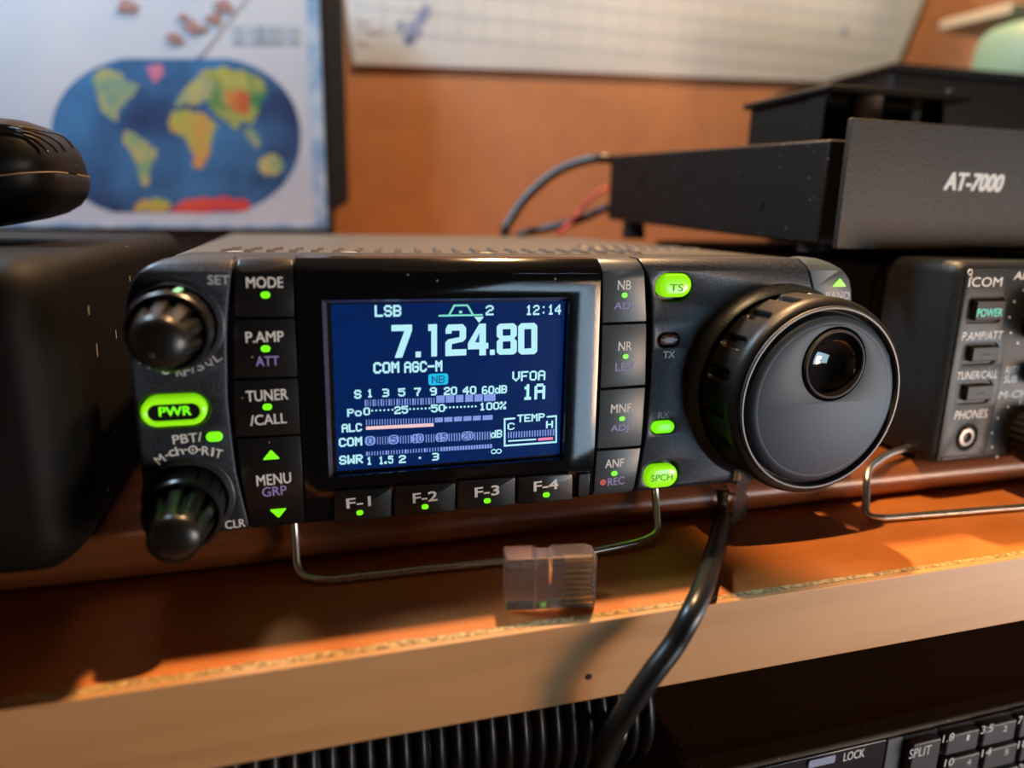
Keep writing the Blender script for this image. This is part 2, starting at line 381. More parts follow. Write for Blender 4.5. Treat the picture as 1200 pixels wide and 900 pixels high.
M['scuff'] = dusty('scuffed black plastic', (.0045, .0036, .0028), .6, spec=.12, dens=.90, scale=260, bump=.15, bscale=1200)
M['mic'] = dusty('black microphone plastic', (.0055, .005, .0042), .42, spec=.15, dens=.93, bump=.08)
M['dustytop'] = dusty('dusty black paint', (.05, .033, .017), .6, dens=.5, scale=300, dust=(.32, .2, .1), bump=.2)
M['spacer'] = mat('pinkish grey plastic', (.30, .24, .21), .5)
M['seam'] = mat('dusty seam', (.20, .15, .09), .8)
M['gloss2'] = mat('dark slate plastic', (.014, .014, .017), .3)
M['keygrey'] = mat('slate grey plastic', (.085, .092, .10), .5)
M['keydark'] = mat('dark grey key plastic', (.05, .05, .052), .4)
M['lozenge'] = mat('lilac lamp lens', (.28, .32, .46), .35)

M['floor'] = wood('brown floor boards', [(.16, .08, .04), (.28, .15, .08)], 12, (1, .1, 1), .5)
M['plaster'] = mat('cream wall paint', (.55, .45, .32), .9, var=.05, vscale=8)

# ================================================================== SETTING
WY = 330.0
SH = -40.3                      # top of the shelf
build(MB().box(-1512, 2312, WY, WY+12, -760, 1500), 'wall_back', M['cork'], kind='structure', loc=(0, WY, -760), smooth=False)

build(MB().box(-1500, 2300, -2200, WY+12, -760, -740), 'floor', M['floor'], kind='structure', loc=(0, 0, -760), smooth=False)
build(MB().box(-1512, -1500, -2200, WY+12, -740, 1500), 'wall_left', M['plaster'], kind='structure', loc=(-1500, 0, -740), smooth=False)
build(MB().box(2300, 2312, -2200, WY+12, -740, 1500), 'wall_right', M['plaster'], kind='structure', loc=(2300, 0, -740), smooth=False)
build(MB().box(-1512, 2312, -2200, WY+12, 1500, 1520), 'ceiling', M['plaster'], kind='structure', loc=(0, 0, 1500), smooth=False)
# shelf board with a pale edge strip and a chipped laminate lip
def shelf():
    r = empty('desk_shelf', (20, -34, SH-18), 'orange brown laminated shelf board with pale wooden front edge carrying the radios', 'shelf')
    build(MB().box(-330, 330, -31.6, 318, SH-18, SH), 'board', M['shelftop'], r, bevel=.15)
    mb = MB(); rnd = random.Random(3); n = 260; xs = [-330+660*i/n for i in range(n+1)]
    build(MB().box(-330, 330, -34.2, -32.6, SH-18, SH-.15), 'front_edge', M['edgewood'], r, bevel=.3)
    # worn strip of bare chipboard between laminate and edge
    vs = []; fs = []
    for i, x in enumerate(xs):
        d = .2+.8*abs(math.sin(x*.21)*math.sin(x*.057+1))*(.5+.5*rnd.random()) if x < 0 else .05+.12*rnd.random()
        vs += [(x, -32.65, SH-.1-.15*rnd.random()), (x, -31.7+d, SH+.05+.08*rnd.random()), (x, -31.4+d, SH-.3), (x, -32.65, SH-3)]
    for i in range(n):
        a = 4*i; fs += [(a, a+4, a+5, a+1), (a+1, a+5, a+6, a+2), (a+2, a+6, a+7, a+3), (a+3, a+7, a+4, a)]
    build(MB().add(vs, fs), 'worn_lip', M['chipwood'], r, smooth=False)
    X, Z = XZ(690, 793, -34.2)
    build(MB().rev((X, -34.3, Z), [(.7, 0), (.55, -.05)], 14), 'pin_hole', M['darkboard'], r)
    return r
SHELF = shelf()

# round nosed board under the radios
pr = [(318, SH+.02), (318, -29.6), (9, -29.6)]
pr += [(8.6-5.0*math.sin(a), -34.95+5.35*math.cos(a)) for a in [PI*k/20 for k in range(21)]]
build(MB().prismX([(y, min(z, -29.6)) for y, z in pr], -330, 330), 'round_nosed_board', M['mahogany'], loc=(0, 8, SH), label='dark red brown board with rounded front nose lying on the shelf beneath the radios', cat='board', angle=25)

# ================================================================== MAIN TRANSCEIVER
T = empty('transceiver', (0, 0, -29), 'central grey and black transceiver with lit blue screen and big tuning knob', 'radio', None)
# --- case with louvred lid
case = MB().box(-79, 79, 24, 182, -27.5, 28.2)
build(case, 'case', M['case'], T, bevel=1.6, segs=3)
lv = MB()
for row, (y, ln) in enumerate(((34, 7), (44, 7))):
    for i in range(22):
        x = -70+5.2*i+row*1.6
        lv.hexa([(x, y, 28.1), (x+2.0, y, 28.1), (x+2.6, y+ln, 28.1), (x+.6, y+ln, 28.1), (x+.5, y+.7, 28.9), (x+1.5, y+.7, 28.9), (x+2.1, y+ln-.6, 28.9), (x+1.1, y+ln-.6, 28.9)])
for i in range(9):
    for y in (60, 72): lv.hexa([(38+4.4*i, y, 28.1), (40+4.4*i, y, 28.1), (40.6+4.4*i, y+8, 28.1), (38.6+4.4*i, y+8, 28.1), (38.4+4.4*i, y+1, 28.7), (39.6+4.4*i, y+1, 28.7), (40.2+4.4*i, y+7, 28.7), (39+4.4*i, y+7, 28.7)])
build(lv, 'louvre_rows', M['case'], T, kind=None)
for x in (-66, -40, -6): build(MB().rev((x, 27.5, 28.2), [(2.0, 0), (1.9, .5), (1.2, .6)], 20, axis='Z'), 'lid_screw', M['chrome'], T)
# --- dark housing behind the face plates (its colour fills the grooves)
HO = roundpoly([(-84.3, -28.6), (84.3, -28.6), (84.3, 28.6), (-84.3, 28.6)], [7, 7, 11, 11])
plate('housing', M['black'], T, HO, y0=2.2, y1=25, bevel=.4)

KX, KZ = 66.2, -3.2
k1 = (-75.7, 15.9); k2 = (-76.1, -20.3)
# --- left face plate
redge = [XZ(x, y) for x, y in ((268.7, 340), (266.3, 370), (265.6, 397), (266, 427), (266.7, 467), (270, 500), (272.5, 520), (276.7, 553), (284, 584), (291.3, 613), (292.5, 622))]
# the two small knobs sit partly over the plate's outer edge, so their bowls are cut as far as it reaches
LP = roundpoly([(-84.5, -29.0), (redge[-1][0], -29.0)] + redge[::-1][1:] + [(XZ(271, 320)[0], 26), (XZ(273, 304)[0], 29), (-84.5, 29)], [8]+[0]*(len(redge)+2)+[12])
PW = XZ(204.5, 481.5)
LP_obj = plate('left_face_plate', M['grey'], T, LP, [circ(k1[0]+.3, k1[1], 7.6), circ(k2[0]+.3, k2[1], 7.6), pill(PW[0], PW[1], 13.2, 7.0)], 0, 5, .5)
# --- right face plate
ledge = [XZ(x, y) for x, y in ((757, 313), (760.5, 326), (764, 350), (764.6, 376), (764.2, 410), (762.6, 445), (760, 480), (756.4, 514), (751, 546), (745.4, 577))]
TS = XZ(790, 335.5); SP = XZ(774, 558); TX = XZ(783.5, 398.5); RX = XZ(777, 500.5)
gapx = XZ(947.5, 305)[0]; gapx2 = XZ(952, 345)[0]
RP = [(XZ(754, 304)[0], 29)]+ledge+[(ledge[-1][0]+.2, -29), (83, -29), (gapx2+9.5, -20), (gapx2-1.0, 10), (gapx2-.3, 22), (gapx-.3, 27.5), (gapx-.9, 29)]
BR = 25.6
plate('right_face_plate', M['grey'], T, RP, [circ(KX-1.0, KZ+.2, BR-.6, 96) if False else circ(KX-3.4, KZ+.6, 23.6, 96), pill(TS[0]+.1, TS[1]-.25, 9.8, 6.9), pill(SP[0]+.35, SP[1]+.35, 10.2, 7.2), pill(TX[0], TX[1], 5.7, 3.4), pill(RX[0], RX[1], 6.6, 3.6)], 0, 5, .35)
# --- end piece with the band keys
EP = [(gapx2+.2, 22), (gapx+.3, 27.5), (gapx-.2, 29)] + [XZ(x, y) for x, y in ((960, 302.6), (969, 304), (978, 308), (986, 314), (992, 320.5), (996.5, 328), (998.5, 340), (998.7, 352), (997, 400), (990, 500), (985, 535))]+[(81, -26), (gapx2+10.2, -20), (gapx2-.4, 10)]
ep = plate('band_key_plate', M['button_grey'], T, EP, (), .2, 5, .35)
def tri(parent, px, py, w, h, up=True, Y=0, m='green'):
    X, Z, W, H = pxdim(px, py, w, h, Y); s = 1 if up else -1
    return build(MB().prism(roundpoly([(X-W/2, Z-s*H/2), (X+W/2, Z-s*H/2), (X, Z+s*H/2)], [.25, .25, .3], 4), Y-.2, Y+.3), 'arrow_light', M[m], parent)
tri(ep, 983.5, 331, 16, 9.5, True, .2); letter(ep, 'BAND', 981.5, 346.5, 28, 9, .2, 'dimwhite')

# --- display bezel with lens and screen
bz = [XZ(x, y) for x, y in ((345.6, 304), (346.5, 330), (350, 440), (355.5, 545), (358.9, 617))]
bzr = [XZ(x, y) for x, y in ((693.6, 585), (697.5, 520), (701.5, 430), (704.8, 330), (704, 304))]
BZ = [(bz[0][0], 28.9)]+bz[1:-1]+[(bz[-1][0], -28.9), (bzr[0][0], -28.9)]+bzr[1:-1]+[(bzr[-1][0], 28.9)]
q = [onY(x, y, 0) for x, y in ((375.5, 351), (666, 349.5), (663, 537.8), (387.2, 560))]
fx0, fx1 = (q[0][0]+q[3][0])/2, (q[1][0]+q[2][0])/2; fz1, fz0 = (q[0][2]+q[1][2])/2, (q[2][2]+q[3][2])/2
fb = -17.9-2.6
fbt = XZ(525, 566)[1]
# the function keys sit in a notch in the lower part of the bezel
FQ = [(392, 458.8, 575.6, 572, 606.8, 613.5), (462, 533.6, 570.3, 566, 600, 606.6), (536.4, 603.8, 564.2, 559.3, 592, 599), (607.2, 671, 559.8, 554.5, 587.2, 592)]
DB = plate('display_bezel', M['gloss'], T, BZ, [[(fx0, fz0), (fx1, fz0), (fx1, fz1), (fx0, fz1)]], .15, 5, .15)
LQ = [onY(x, y, 2.2) for x, y in ((389, 355.2), (662.3, 353.7), (655.2, 533), (393.9, 551.1))]
lx0, lx1 = (LQ[0][0]+LQ[3][0])/2, (LQ[1][0]+LQ[2][0])/2; lz1, lz0 = (LQ[0][2]+LQ[1][2])/2, (LQ[2][2]+LQ[3][2])/2
fr = MB()
a, b = [(fx0, .25, fz0), (fx1, .25, fz0), (fx1, .25, fz1), (fx0, .25, fz1)], [(lx0-.9, 2.0, lz0-.75), (lx1+.45, 2.0, lz0-.75), (lx1+.45, 2.0, lz1+.3), (lx0-.9, 2.0, lz1+.3)]
fr.add(a+b+[(x, y+2, z) for x, y, z in b], [(i, (i+1) % 4, (i+1) % 4+4, i+4) for i in range(4)]+[(i+4, (i+1) % 4+4, (i+1) % 4+8, i+8) for i in range(4)])
build(fr, 'screen_surround', M['framegrey'], T, smooth=False)
SCR = build(MB().box(lx0, lx1, 2.2, 3.2, lz0, lz1), 'screen', M['lcd'], T, smooth=False)
build(MB().box(lx0-3, lx1+3, 3.2, 4.8, lz0-3, lz1+2), 'screen_backing', M['black'], T, smooth=False)
build(MB().box(bz[1][0]+1.0, bzr[3][0]-.5, -.12, .02, fbt+.4, 25.8), 'display_lens', M['lens'], T, smooth=False)

# --- pixel lettering of the screen
GL = {'L': '10000 10000 10000 10000 10000 10000 11111', 'S': '01110 10001 10000 01110 00001 10001 01110', 'B': '11110 10001 10001 11110 10001 10001 11110',
 '1': '00100 01100 00100 00100 00100 00100 01110', '2': '01110 10001 00001 00110 01000 10000 11111', ':': '00000 00100 00000 00000 00000 00100 00000',
 '4': '00010 00110 01010 10010 11111 00010 00010', 'C': '01110 10001 10000 10000 10000 10001 01110', 'O': '01110 10001 10001 10001 10001 10001 01110',
 'M': '10001 11011 10101 10101 10001 10001 10001', 'A': '01110 10001 10001 11111 10001 10001 10001', 'G': '01110 10001 10000 10111 10001 10001 01110',
 '-': '00000 00000 00000 11111 00000 00000 00000', 'V': '10001 10001 10001 10001 10001 01010 00100', 'F': '11111 10000 10000 11110 10000 10000 10000',
 '0': '01110 10001 10001 10001 10001 10001 01110', '3': '11110 00001 00001 01110 00001 00001 11110', '5': '11111 10000 11110 00001 00001 10001 01110',
 '6': '01110 10000 10000 11110 10001 10001 01110', '7': '11111 00001 00010 00010 00100 00100 00100', '9': '01110 10001 10001 01111 00001 00001 01110',
 '8': '01110 10001 10001 01110 10001 10001 01110', 'd': '00001 00001 01101 10011 10001 10011 01101', 'P': '11110 10001 10001 11110 10000 10000 10000',
 'o': '00000 00000 01110 10001 10001 10001 01110', '%': '11001 11001 00010 00100 01000 10011 10011', 'W': '10001 10001 10001 10101 10101 11011 10001',
 'R': '11110 10001 10001 11110 10100 10010 10001', 'T': '11111 00100 00100 00100 00100 00100 00100', 'E': '11111 10000 10000 11110 10000 10000 11111',
 'H': '10001 10001 10001 11111 10001 10001 10001', 'N': '10001 11001 10101 10101 10011 10001 10001', '.': '000 000 000 000 000 110 110', ' ': '000 000 000 000 000 000 000'}
SYY = 2.2
def lp(cx_, cy_): p = onY(370+cx_/3.871, 330+cy_/3.871, SYY); return float(p[0]), float(p[2])
def pix(mb, s, x0, y0, x1, y1, fat=1.12):        # x0.. in the measured frame of the screen
    (X0, Z1), (X1, Z0) = lp(x0, y0), lp(x1, y1); Zl = lp(x0, y1)[1]; Zr = lp(x1, y0)[1]; tilt = 0
    Zt = (Z1+Zr)/2; Zb = (Z0+Zl)/2
    rows = [GL[c].split() for c in s]; n = sum(len(r[0]) for r in rows)+len(rows)-1
    pw = (X1-X0)/n; ph = (Zt-Zb)/7; x = X0
    for r in rows:
        for j, line in enumerate(r):
            k = 0
            while k < len(line):
                if line[k] == '1':
                    e = k
                    while e < len(line) and line[e] == '1': e += 1
                    mb.box(x+k*pw-pw*(fat-1)/2, x+e*pw+pw*(fat-1)/2, SYY-.03, SYY, Zt-(j+1)*ph-ph*(fat-1)/2, Zt-j*ph+ph*(fat-1)/2); k = e
                else: k += 1
        x += (len(r[0])+1)*pw
def lbar(mb, x0, y0, x1, y1, d=0, th=.03):
    (X0, Z1), (X1, Z0) = lp(x0, y0), lp(x1, y1); Zl = lp(x0, y1)[1]; Zr = lp(x1, y0)[1]
    mb.box(X0, X1, SYY-th-d, SYY-d, (Z0+Zl)/2, (Z1+Zr)/2)
def lpoly(mb, pts, d=0): mb.prism([lp(*p) for p in pts], SYY-.03-d, SYY-d)
def lcd(mb, name, m='lcdtxt'): return build(mb, name, M[m], SCR, smooth=False)

mb = MB(); pix(mb, 'LSB', 268, 108, 387, 158, 1.4); lcd(mb, 'mode_readout')
mb = MB(); pix(mb, '12:14', 954, 106, 1112, 150, 1.3); lcd(mb, 'clock_readout')
mb = MB(); pix(mb, '2', 772, 108, 806, 152, 1.3); lcd(mb, 'filter_number')
mb = MB(); lbar(mb, 557, 149, 757, 157)
for p0, p1 in (((605, 152), (628, 110)), ((690, 110), (713, 150))):
    lpoly(mb, [(p0[0]-5, p0[1]), (p1[0]-5, p1[1]), (p1[0]+5, p1[1]), (p0[0]+5, p0[1])])
lbar(mb, 624, 104, 692, 112); lbar(mb, 650, 132, 664, 144); lcd(mb, 'filter_symbol', 'lcdgreen')
mb = MB(); lpoly(mb, [(719, 160), (763, 159), (741, 187)]); lcd(mb, 'tuning_step_marker')
# big frequency digits
mb = MB()
lpoly(mb, [(343, 197), (437, 195), (437, 222), (392, 345), (358, 346), (402, 224), (343, 225)])
lpoly(mb, [(453, 318), (477, 317), (477, 343), (453, 344)])
lpoly(mb, [(510, 194), (550, 193), (550, 339), (524, 340), (524, 224), (510, 224)])
lpoly(mb, [(589, 215), (600, 195), (668, 193), (682, 210), (682, 258), (668, 272), (618, 283), (616, 308), (683, 306), (683, 334), (588, 338), (588, 276), (601, 262), (652, 252), (653, 222), (616, 223), (616, 236), (589, 237)])
lpoly(mb, [(742, 191), (772, 190), (772, 278), (783, 278), (783, 304), (772, 304), (772, 334), (742, 335), (742, 306), (690, 308), (690, 280)])
lpoly(mb, [(790, 309), (812, 308), (812, 332), (790, 333)])
dg8 = build(mb, 'frequency_readout', M['lcdtxt'], SCR, smooth=False)
def holed(outer, holes, name):      # digits with counters
    O = [lp(*p) for p in outer]; Hs = [[lp(*p) for p in h] for h in holes]
    return put(name, plate_mesh(O, Hs, SYY-.03, SYY, 0.0, False), M['lcdtxt'], SCR, smooth=False)
holed([(834, 191), (898, 189), (912, 202), (912, 244), (900, 257), (912, 270), (912, 318), (898, 330), (834, 332), (821, 320), (821, 272), (833, 260), (821, 248), (821, 204)],
      [[(848, 216), (884, 215), (884, 244), (848, 246)], [(848, 272), (884, 270), (884, 304), (848, 306)]], 'frequency_digit')
holed([(932, 189), (992, 187), (1005, 200), (1005, 316), (992, 329), (932, 331), (918, 318), (918, 203)], [[(946, 216), (978, 215), (978, 302), (946, 304)]], 'frequency_digit')
mb = MB(); lpoly(mb, [(722, 276), (742, 232), (742, 276)], .02); lcd(mb, 'frequency_digit_counter', 'lcd')
mb = MB(); pix(mb, 'COM', 262, 366, 378, 414, 1.5); pix(mb, 'AGC-M', 402, 362, 573, 409, 1.5); lcd(mb, 'function_readout')
x, z = lp(556, 443); mb = MB(); mb.prism(pill(x, z, 4.5, 2.6, 6, .6), SYY-.03, SYY); bd = lcd(mb, 'noise_blanker_badge', 'lcdcyan')
mb = MB(); (X0, Z1), (X1, Z0) = lp(526, 428), lp(584, 460)
pxs = [GL['N'].split(), GL['B'].split()]
for i, r in enumerate(pxs):
    for j, ln in enumerate(r):
        for k, c in enumerate(ln):
            if c == '1': u = (X1-X0)/11; v = (Z1-Z0)/7; mb.box(X0+(6*i+k)*u, X0+(6*i+k+1)*u, SYY-.06, SYY-.03, Z1-(j+1)*v, Z1-j*v)
build(mb, 'badge_letters', M['lcdnavy'], SCR, smooth=False)
mb = MB(); pix(mb, 'VFOA', 893, 406, 1040, 449, 1.3); pix(mb, '1A', 940, 466, 1038, 533, 1.4); lcd(mb, 'memory_readout')
# meter scales
mb = MB(); pix(mb, 'S', 175, 492, 206, 530, 1.5)
for s, x0, x1 in (('1', 233, 259), ('3', 303, 332), ('5', 375, 405), ('7', 447, 476), ('9', 519, 548), ('20', 582, 640), ('40', 668, 727), ('60dB', 755, 866)):
    y = 489-(x0-233)*.031; pix(mb, s, x0, y, x1, y+35, 1.5)
pix(mb, 'Po', 143, 577, 208, 611, 1.4)
for s, x0, x1 in (('0', 217, 246), ('25', 357, 418), ('50', 524, 586), ('100%', 743, 862)):
    y = 572-(x0-217)*.046; pix(mb, s, x0, y, x1, y+33, 1.5)
for x0, x1, n in ((256, 348, 6), (428, 516, 6), (592, 726, 9)):
    for i in range(n): x = x0+(x1-x0)*i/(n-1); y = 587-(x-217)*.042; lbar(mb, x-4, y-4, x+4, y+4)
pix(mb, 'ALC', 118, 645, 209, 681, 1.5); pix(mb, 'COM', 105, 708, 210, 746, 1.5); pix(mb, 'dB', 795, 674, 844, 708, 1.4)
pix(mb, 'SWR', 107, 788, 213, 826, 1.5); pix(mb, '1', 231, 796, 255, 830, 1.5); pix(mb, '1.5', 286, 792, 351, 826, 1.5); pix(mb, '2', 378, 788, 408, 822, 1.5); lbar(mb, 467, 795, 478, 804); pix(mb, '3', 530, 778, 558, 810, 1.5)
lcd(mb, 'meter_lettering')
x, z = lp(819, 770); mb = MB()
for s in (-.62, .62): mb.tube([(x+s+.6*math.cos(t), SYY-.02, z+.5*math.sin(t)) for t in [2*PI*k/16 for k in range(17)]], .13, 5)
lcd(mb, 'infinity_sign')
mb = MB()
for i in range(27): x = 222+i*12; y = 536-(x-222)*.03; lbar(mb, x, y, x+(8 if i % 3 == 0 else 4.5), y+30)
for x0, x1 in ((547, 585), (590, 628), (635, 670), (678, 713), (720, 757), (763, 815)): y = 525-(x0-540)*.035; lbar(mb, x0, y-8, x1, y+25)
for i in range(26): x = 228+i*12; y = 626-(x-228)*.028; lbar(mb, x, y, x+4.5, y+26)
for x0, x1 in ((540, 576), (583, 620), (627, 663), (670, 706), (713, 749), (757, 802)): y = 617-(x0-540)*.05; lbar(mb, x0, y, x1, y+21)
for i in range(49):
    x = 232+i*11.6
    if min(abs(x-c) for c in (247, 354, 462, 572, 688)) > 27: y = 706-(x-232)*.047; lbar(mb, x, y, x+4.5, y+36)
for i in range(46):
    x = 228+i*12.5; y = 772-(x-228)*.062
    lbar(mb, x, y, x+(9 if i > 26 or i % 7 == 0 else 5), y+18) if x < 797 else None
for c, s in ((247, '0'), (354, '5'), (462, '10'), (572, '15'), (688, '20')):
    y = 722-(c-247)*.05; x, z = lp(c, y); mb.prism(pill(x, z, 2.3 if len(s) == 1 else 2.9, 2.15, 5, .8), SYY-.03, SYY)
lcd(mb, 'meter_segments', 'lcdlav')
mb = MB()
for c, s in ((247, '0'), (354, '5'), (462, '10'), (572, '15'), (688, '20')):
    y = 722-(c-247)*.05; hw = 13 if len(s) == 1 else 21
    (X0, Z1), (X1, Z0) = lp(c-hw, y-15), lp(c+hw, y+15); n = 6*len(s)-1; u = (X1-X0)/n; v = (Z1-Z0)/7
    for i, ch in enumerate(s):
        for j, ln in enumerate(GL[ch].split()):
            for k, b_ in enumerate(ln):
                if b_ == '1': mb.box(X0+(6*i+k)*u, X0+(6*i+k+1)*u, SYY-.06, SYY-.03, Z1-(j+1)*v, Z1-j*v)
build(mb, 'scale_numbers', M['lcdnavy'], SCR, smooth=False)
mb = MB(); lpoly(mb, [(228, 657), (535, 642), (535, 657), (228, 673)]); lcd(mb, 'level_bar', 'lcdpink')
mb = MB(); pix(mb, 'TEMP', 915, 601, 1037, 634, 1.4); pix(mb, 'C', 871, 641, 901, 672, 1.3); pix(mb, 'H', 1046, 632, 1075, 664, 1.3)
lpoly(mb, [(853, 620), (905, 616), (905, 624), (861, 628), (861, 742), (853, 748)]); lpoly(mb, [(1048, 610), (1094, 605), (1094, 728), (1087, 734), (1087, 614), (1048, 618)])
lpoly(mb, [(853, 741), (1094, 723), (1094, 731), (853, 749)])
lpoly(mb, [(873, 720), (1000, 712), (1000, 719), (873, 727)]); lcd(mb, 'temperature_gauge')
mb = MB()
for i in range(18): x = 872+i*12; y = 682-(x-872)*.06; lbar(mb, x, y, x+4.8, y+28)
lcd(mb, 'temperature_segments', 'lcdlav')
mb = MB(); lpoly(mb, [(1008, 710), (1076, 705), (1076, 717), (1008, 722)]); lcd(mb, 'temperature_red_zone', 'lcdred')

# --- left key column
def strip(pts): return [XZ(*p) for p in pts]
keyL = {
 'mode_key': [(278.5, 304), (342.8, 304), (345.0, 371.6), (275.6, 371.8), (274.0, 352), (276.0, 320)],
 'preamp_key': [(275.0, 374.5), (345.4, 373.6), (348.9, 441.6), (273.6, 444), (272.8, 410)],
 'tuner_key': [(273.4, 446.5), (349.0, 443.4), (352.2, 508.9), (276.5, 512.5), (273.5, 480)],
 'menu_key': [(277.0, 515), (352.4, 510.6), (357.3, 617.6), (294.5, 622.8), (288, 590), (281, 552)]}
KO = {}
for nm, p in keyL.items():
    P = strip(p)
    if nm == 'mode_key': P[0] = (P[0][0], 28.8); P[1] = (P[1][0], 28.8)
    if nm == 'menu_key': P[2] = (P[2][0], -28.8); P[3] = (P[3][0], -28.8)
    KO[nm] = plate(nm, M['button'], T, P, (), .1, 4, .28)
k = KO['mode_key']; letter(k, 'MODE', 310.2, 331, 43, 12.6, .1); lamp(k, 311, 345.6, 11, 7.5, .1)
k = KO['preamp_key']; letter(k, 'P.AMP', 310.3, 394.8, 44.5, 12.6, .1); lamp(k, 311.3, 408.5, 11, 7.5, .1); letter(k, 'ATT', 313.4, 423, 27, 11, .1, 'violet')
k = KO['tuner_key']; letter(k, 'TUNER', 313, 463.2, 49, 12.6, .1, rot=1); lamp(k, 313.3, 476.7, 11, 7, .1); letter(k, '/CALL', 314.6, 491.4, 42.5, 12, .1, rot=1)
k = KO['menu_key']; tri(k, 317.7, 532.5, 20, 11, True, .1); letter(k, 'MENU', 321, 561.6, 40.5, 12.5, .1, rot=1.5); letter(k, 'GRP', 321.6, 575.5, 28.5, 11, .1, 'violet', rot=1.5); tri(k, 326.2, 601.5, 20, 10.5, False, .1)

# --- right key column
keyR = {
 'noise_blanker_key': [(705.8, 304), (753, 304), (756, 325), (758, 376.6), (706.3, 378.6), (706.6, 330)],
 'noise_reduction_key': [(706, 381.2), (758, 379), (757.6, 420), (756.8, 451.2), (703.8, 455), (705.2, 420)],
 'notch_key': [(703.4, 457.6), (756.6, 454), (754.4, 490), (751.6, 522.4), (700.2, 526.2), (702.2, 490)],
 'auto_notch_key': [(699.6, 529), (751, 525.3), (747, 552), (742, 575.6), (695.7, 580.8), (697.8, 555)]}
for nm, p in keyR.items():
    P = strip(p)
    if nm == 'noise_blanker_key': P[0] = (P[0][0], 28.8); P[1] = (P[1][0], 28.8)
    if nm == 'auto_notch_key': P[3] = (P[3][0], -28.8); P[4] = (P[4][0], -28.8)
    KO[nm] = plate(nm, M['button_grey'], T, P, (), .1, 4, .28)
k = KO['noise_blanker_key']; letter(k, 'NB', 731.8, 334, 15.5, 10.8, .1); lamp(k, 731.6, 345.8, 6.5, 6, .1); letter(k, 'ADJ', 730.6, 359.4, 22, 10.5, .1, 'violet')
k = KO['noise_reduction_key']; letter(k, 'NR', 732.6, 405.6, 15.5, 10.4, .1); lamp(k, 732.8, 417.6, 6.5, 5.2, .1); letter(k, 'LEV', 732, 429.6, 21.5, 9.5, .1, 'violet')
k = KO['notch_key']; letter(k, 'MNF', 727.8, 478.4, 23.5, 10, .1); lamp(k, 728.6, 490.4, 6.5, 5, .1); letter(k, 'ADJ', 726, 502.4, 20.5, 9.5, .1, 'violet')
k = KO['auto_notch_key']; letter(k, 'ANF', 720.2, 542.8, 21.5, 9.6, .1); lamp(k, 719.6, 554.6, 7, 5.4, .1); lamp(k, 706.6, 565.2, 7, 7, .1, 'red', 'red_dot', .06); letter(k, 'REC', 721.8, 563.8, 19, 9, .1, 'violet', rot=2)

# --- function keys
for i, (xl, xr, yl, yr, byr, byl) in enumerate(FQ):
    P = [XZ(xl, yl, -.9), XZ(xr, yr, -.9), XZ(xr-.3, byr, -.9), XZ(xl-.3, byl, -.9)]
    P = [(p[0], max(p[1], -28.6)) for p in P]
    k = plate('function_key', M['button'], T, roundpoly(P[::-1], [.3, .3, 1.1 if i == 3 else .5, .4], 4), (), -.9, 2.5, .25, crowned=False)
    tx, ty, lx, ly = ((420.3, 588.6, 421.6, 600.6), (498.2, 582.4, 498, 593.6), (570.8, 575.6, 570.8, 586.6), (640, 568.6, 640, 579.6))[i]
    letter(k, 'F-%d' % (i+1), tx, ty, 28, 11.2, -.9, bold=.035, rot=1.5); lamp(k, lx, ly, 8, 5.4, -.9)
build(MB().box(*XZ(677, 556)[:1], XZ(691, 556)[0], -.5, 2, -28.4, XZ(684, 554)[1]), 'release_latch', M['button'], T, bevel=.3)

# --- left plate printing, power key
letter(LP_obj, 'SET', 256.2, 328, 25, 10.8, 0, 'dimwhite', rot=-1)
for ch, x, y, r in (('A', 168, 423, -24), ('F', 178.5, 428, -16), ('-', 186.4, 431.3, -8), ('-', 202, 435.4, 0), ('R', 210.4, 435.8, 4), ('F', 219, 434.6, 8), ('/', 226, 432, 12), ('S', 234, 429, 18), ('Q', 244.6, 424.6, 28), ('L', 254, 418.4, 36)):
    letter(LP_obj, ch, x, y, 2.2 if ch == '-' else (5 if ch == '/' else 8.6), 1.4 if ch == '-' else 10.6, 0, 'dimwhite', rot=r, name='arc_letter')
for ch, x, y, r in (('M', 187.3, 538.4, 34), ('-', 195.7, 533.6, 24), ('c', 201.8, 531, 18), ('h', 210.3, 528, 12), ('-', 217.8, 527, 4), ('-', 233.6, 527, -2), ('R', 241, 528.2, -6), ('I', 249.2, 529.6, -11), ('T', 256.3, 531.5, -17)):
    letter(LP_obj, ch, x, y, {'-': 4.5, 'I': 2.4, 'M': 10}.get(ch, 8.4), 1.5 if ch == '-' else (7.6 if ch == 'c' else 10), 0, 'white', rot=r, name='arc_letter')
for x, y in ((194, 433.4), (226, 527)):
    X, Z = XZ(x, y); mb = MB().tube([(X+.75*math.cos(t), -.02, Z+.75*math.sin(t)) for t in [2*PI*k/20 for k in range(21)]], .16, 6)
    mb.box(X-.2, X+.2, -.05, 0, Z-.2, Z+.2); build(mb, 'dial_symbol', M['white'], LP_obj)
letter(LP_obj, 'PBT/', 219.6, 513.6, 34.5, 10.5, 0, rot=3); letter(LP_obj, 'CLR', 275.6, 613.8, 23.5, 9.6, 0, rot=3)
X, Z, W, H = pxdim(251.3, 511.4, 19.5, 11, 0); dome(T, 'shift_lamp', 'green', X, Z, W, H, .2, .9)
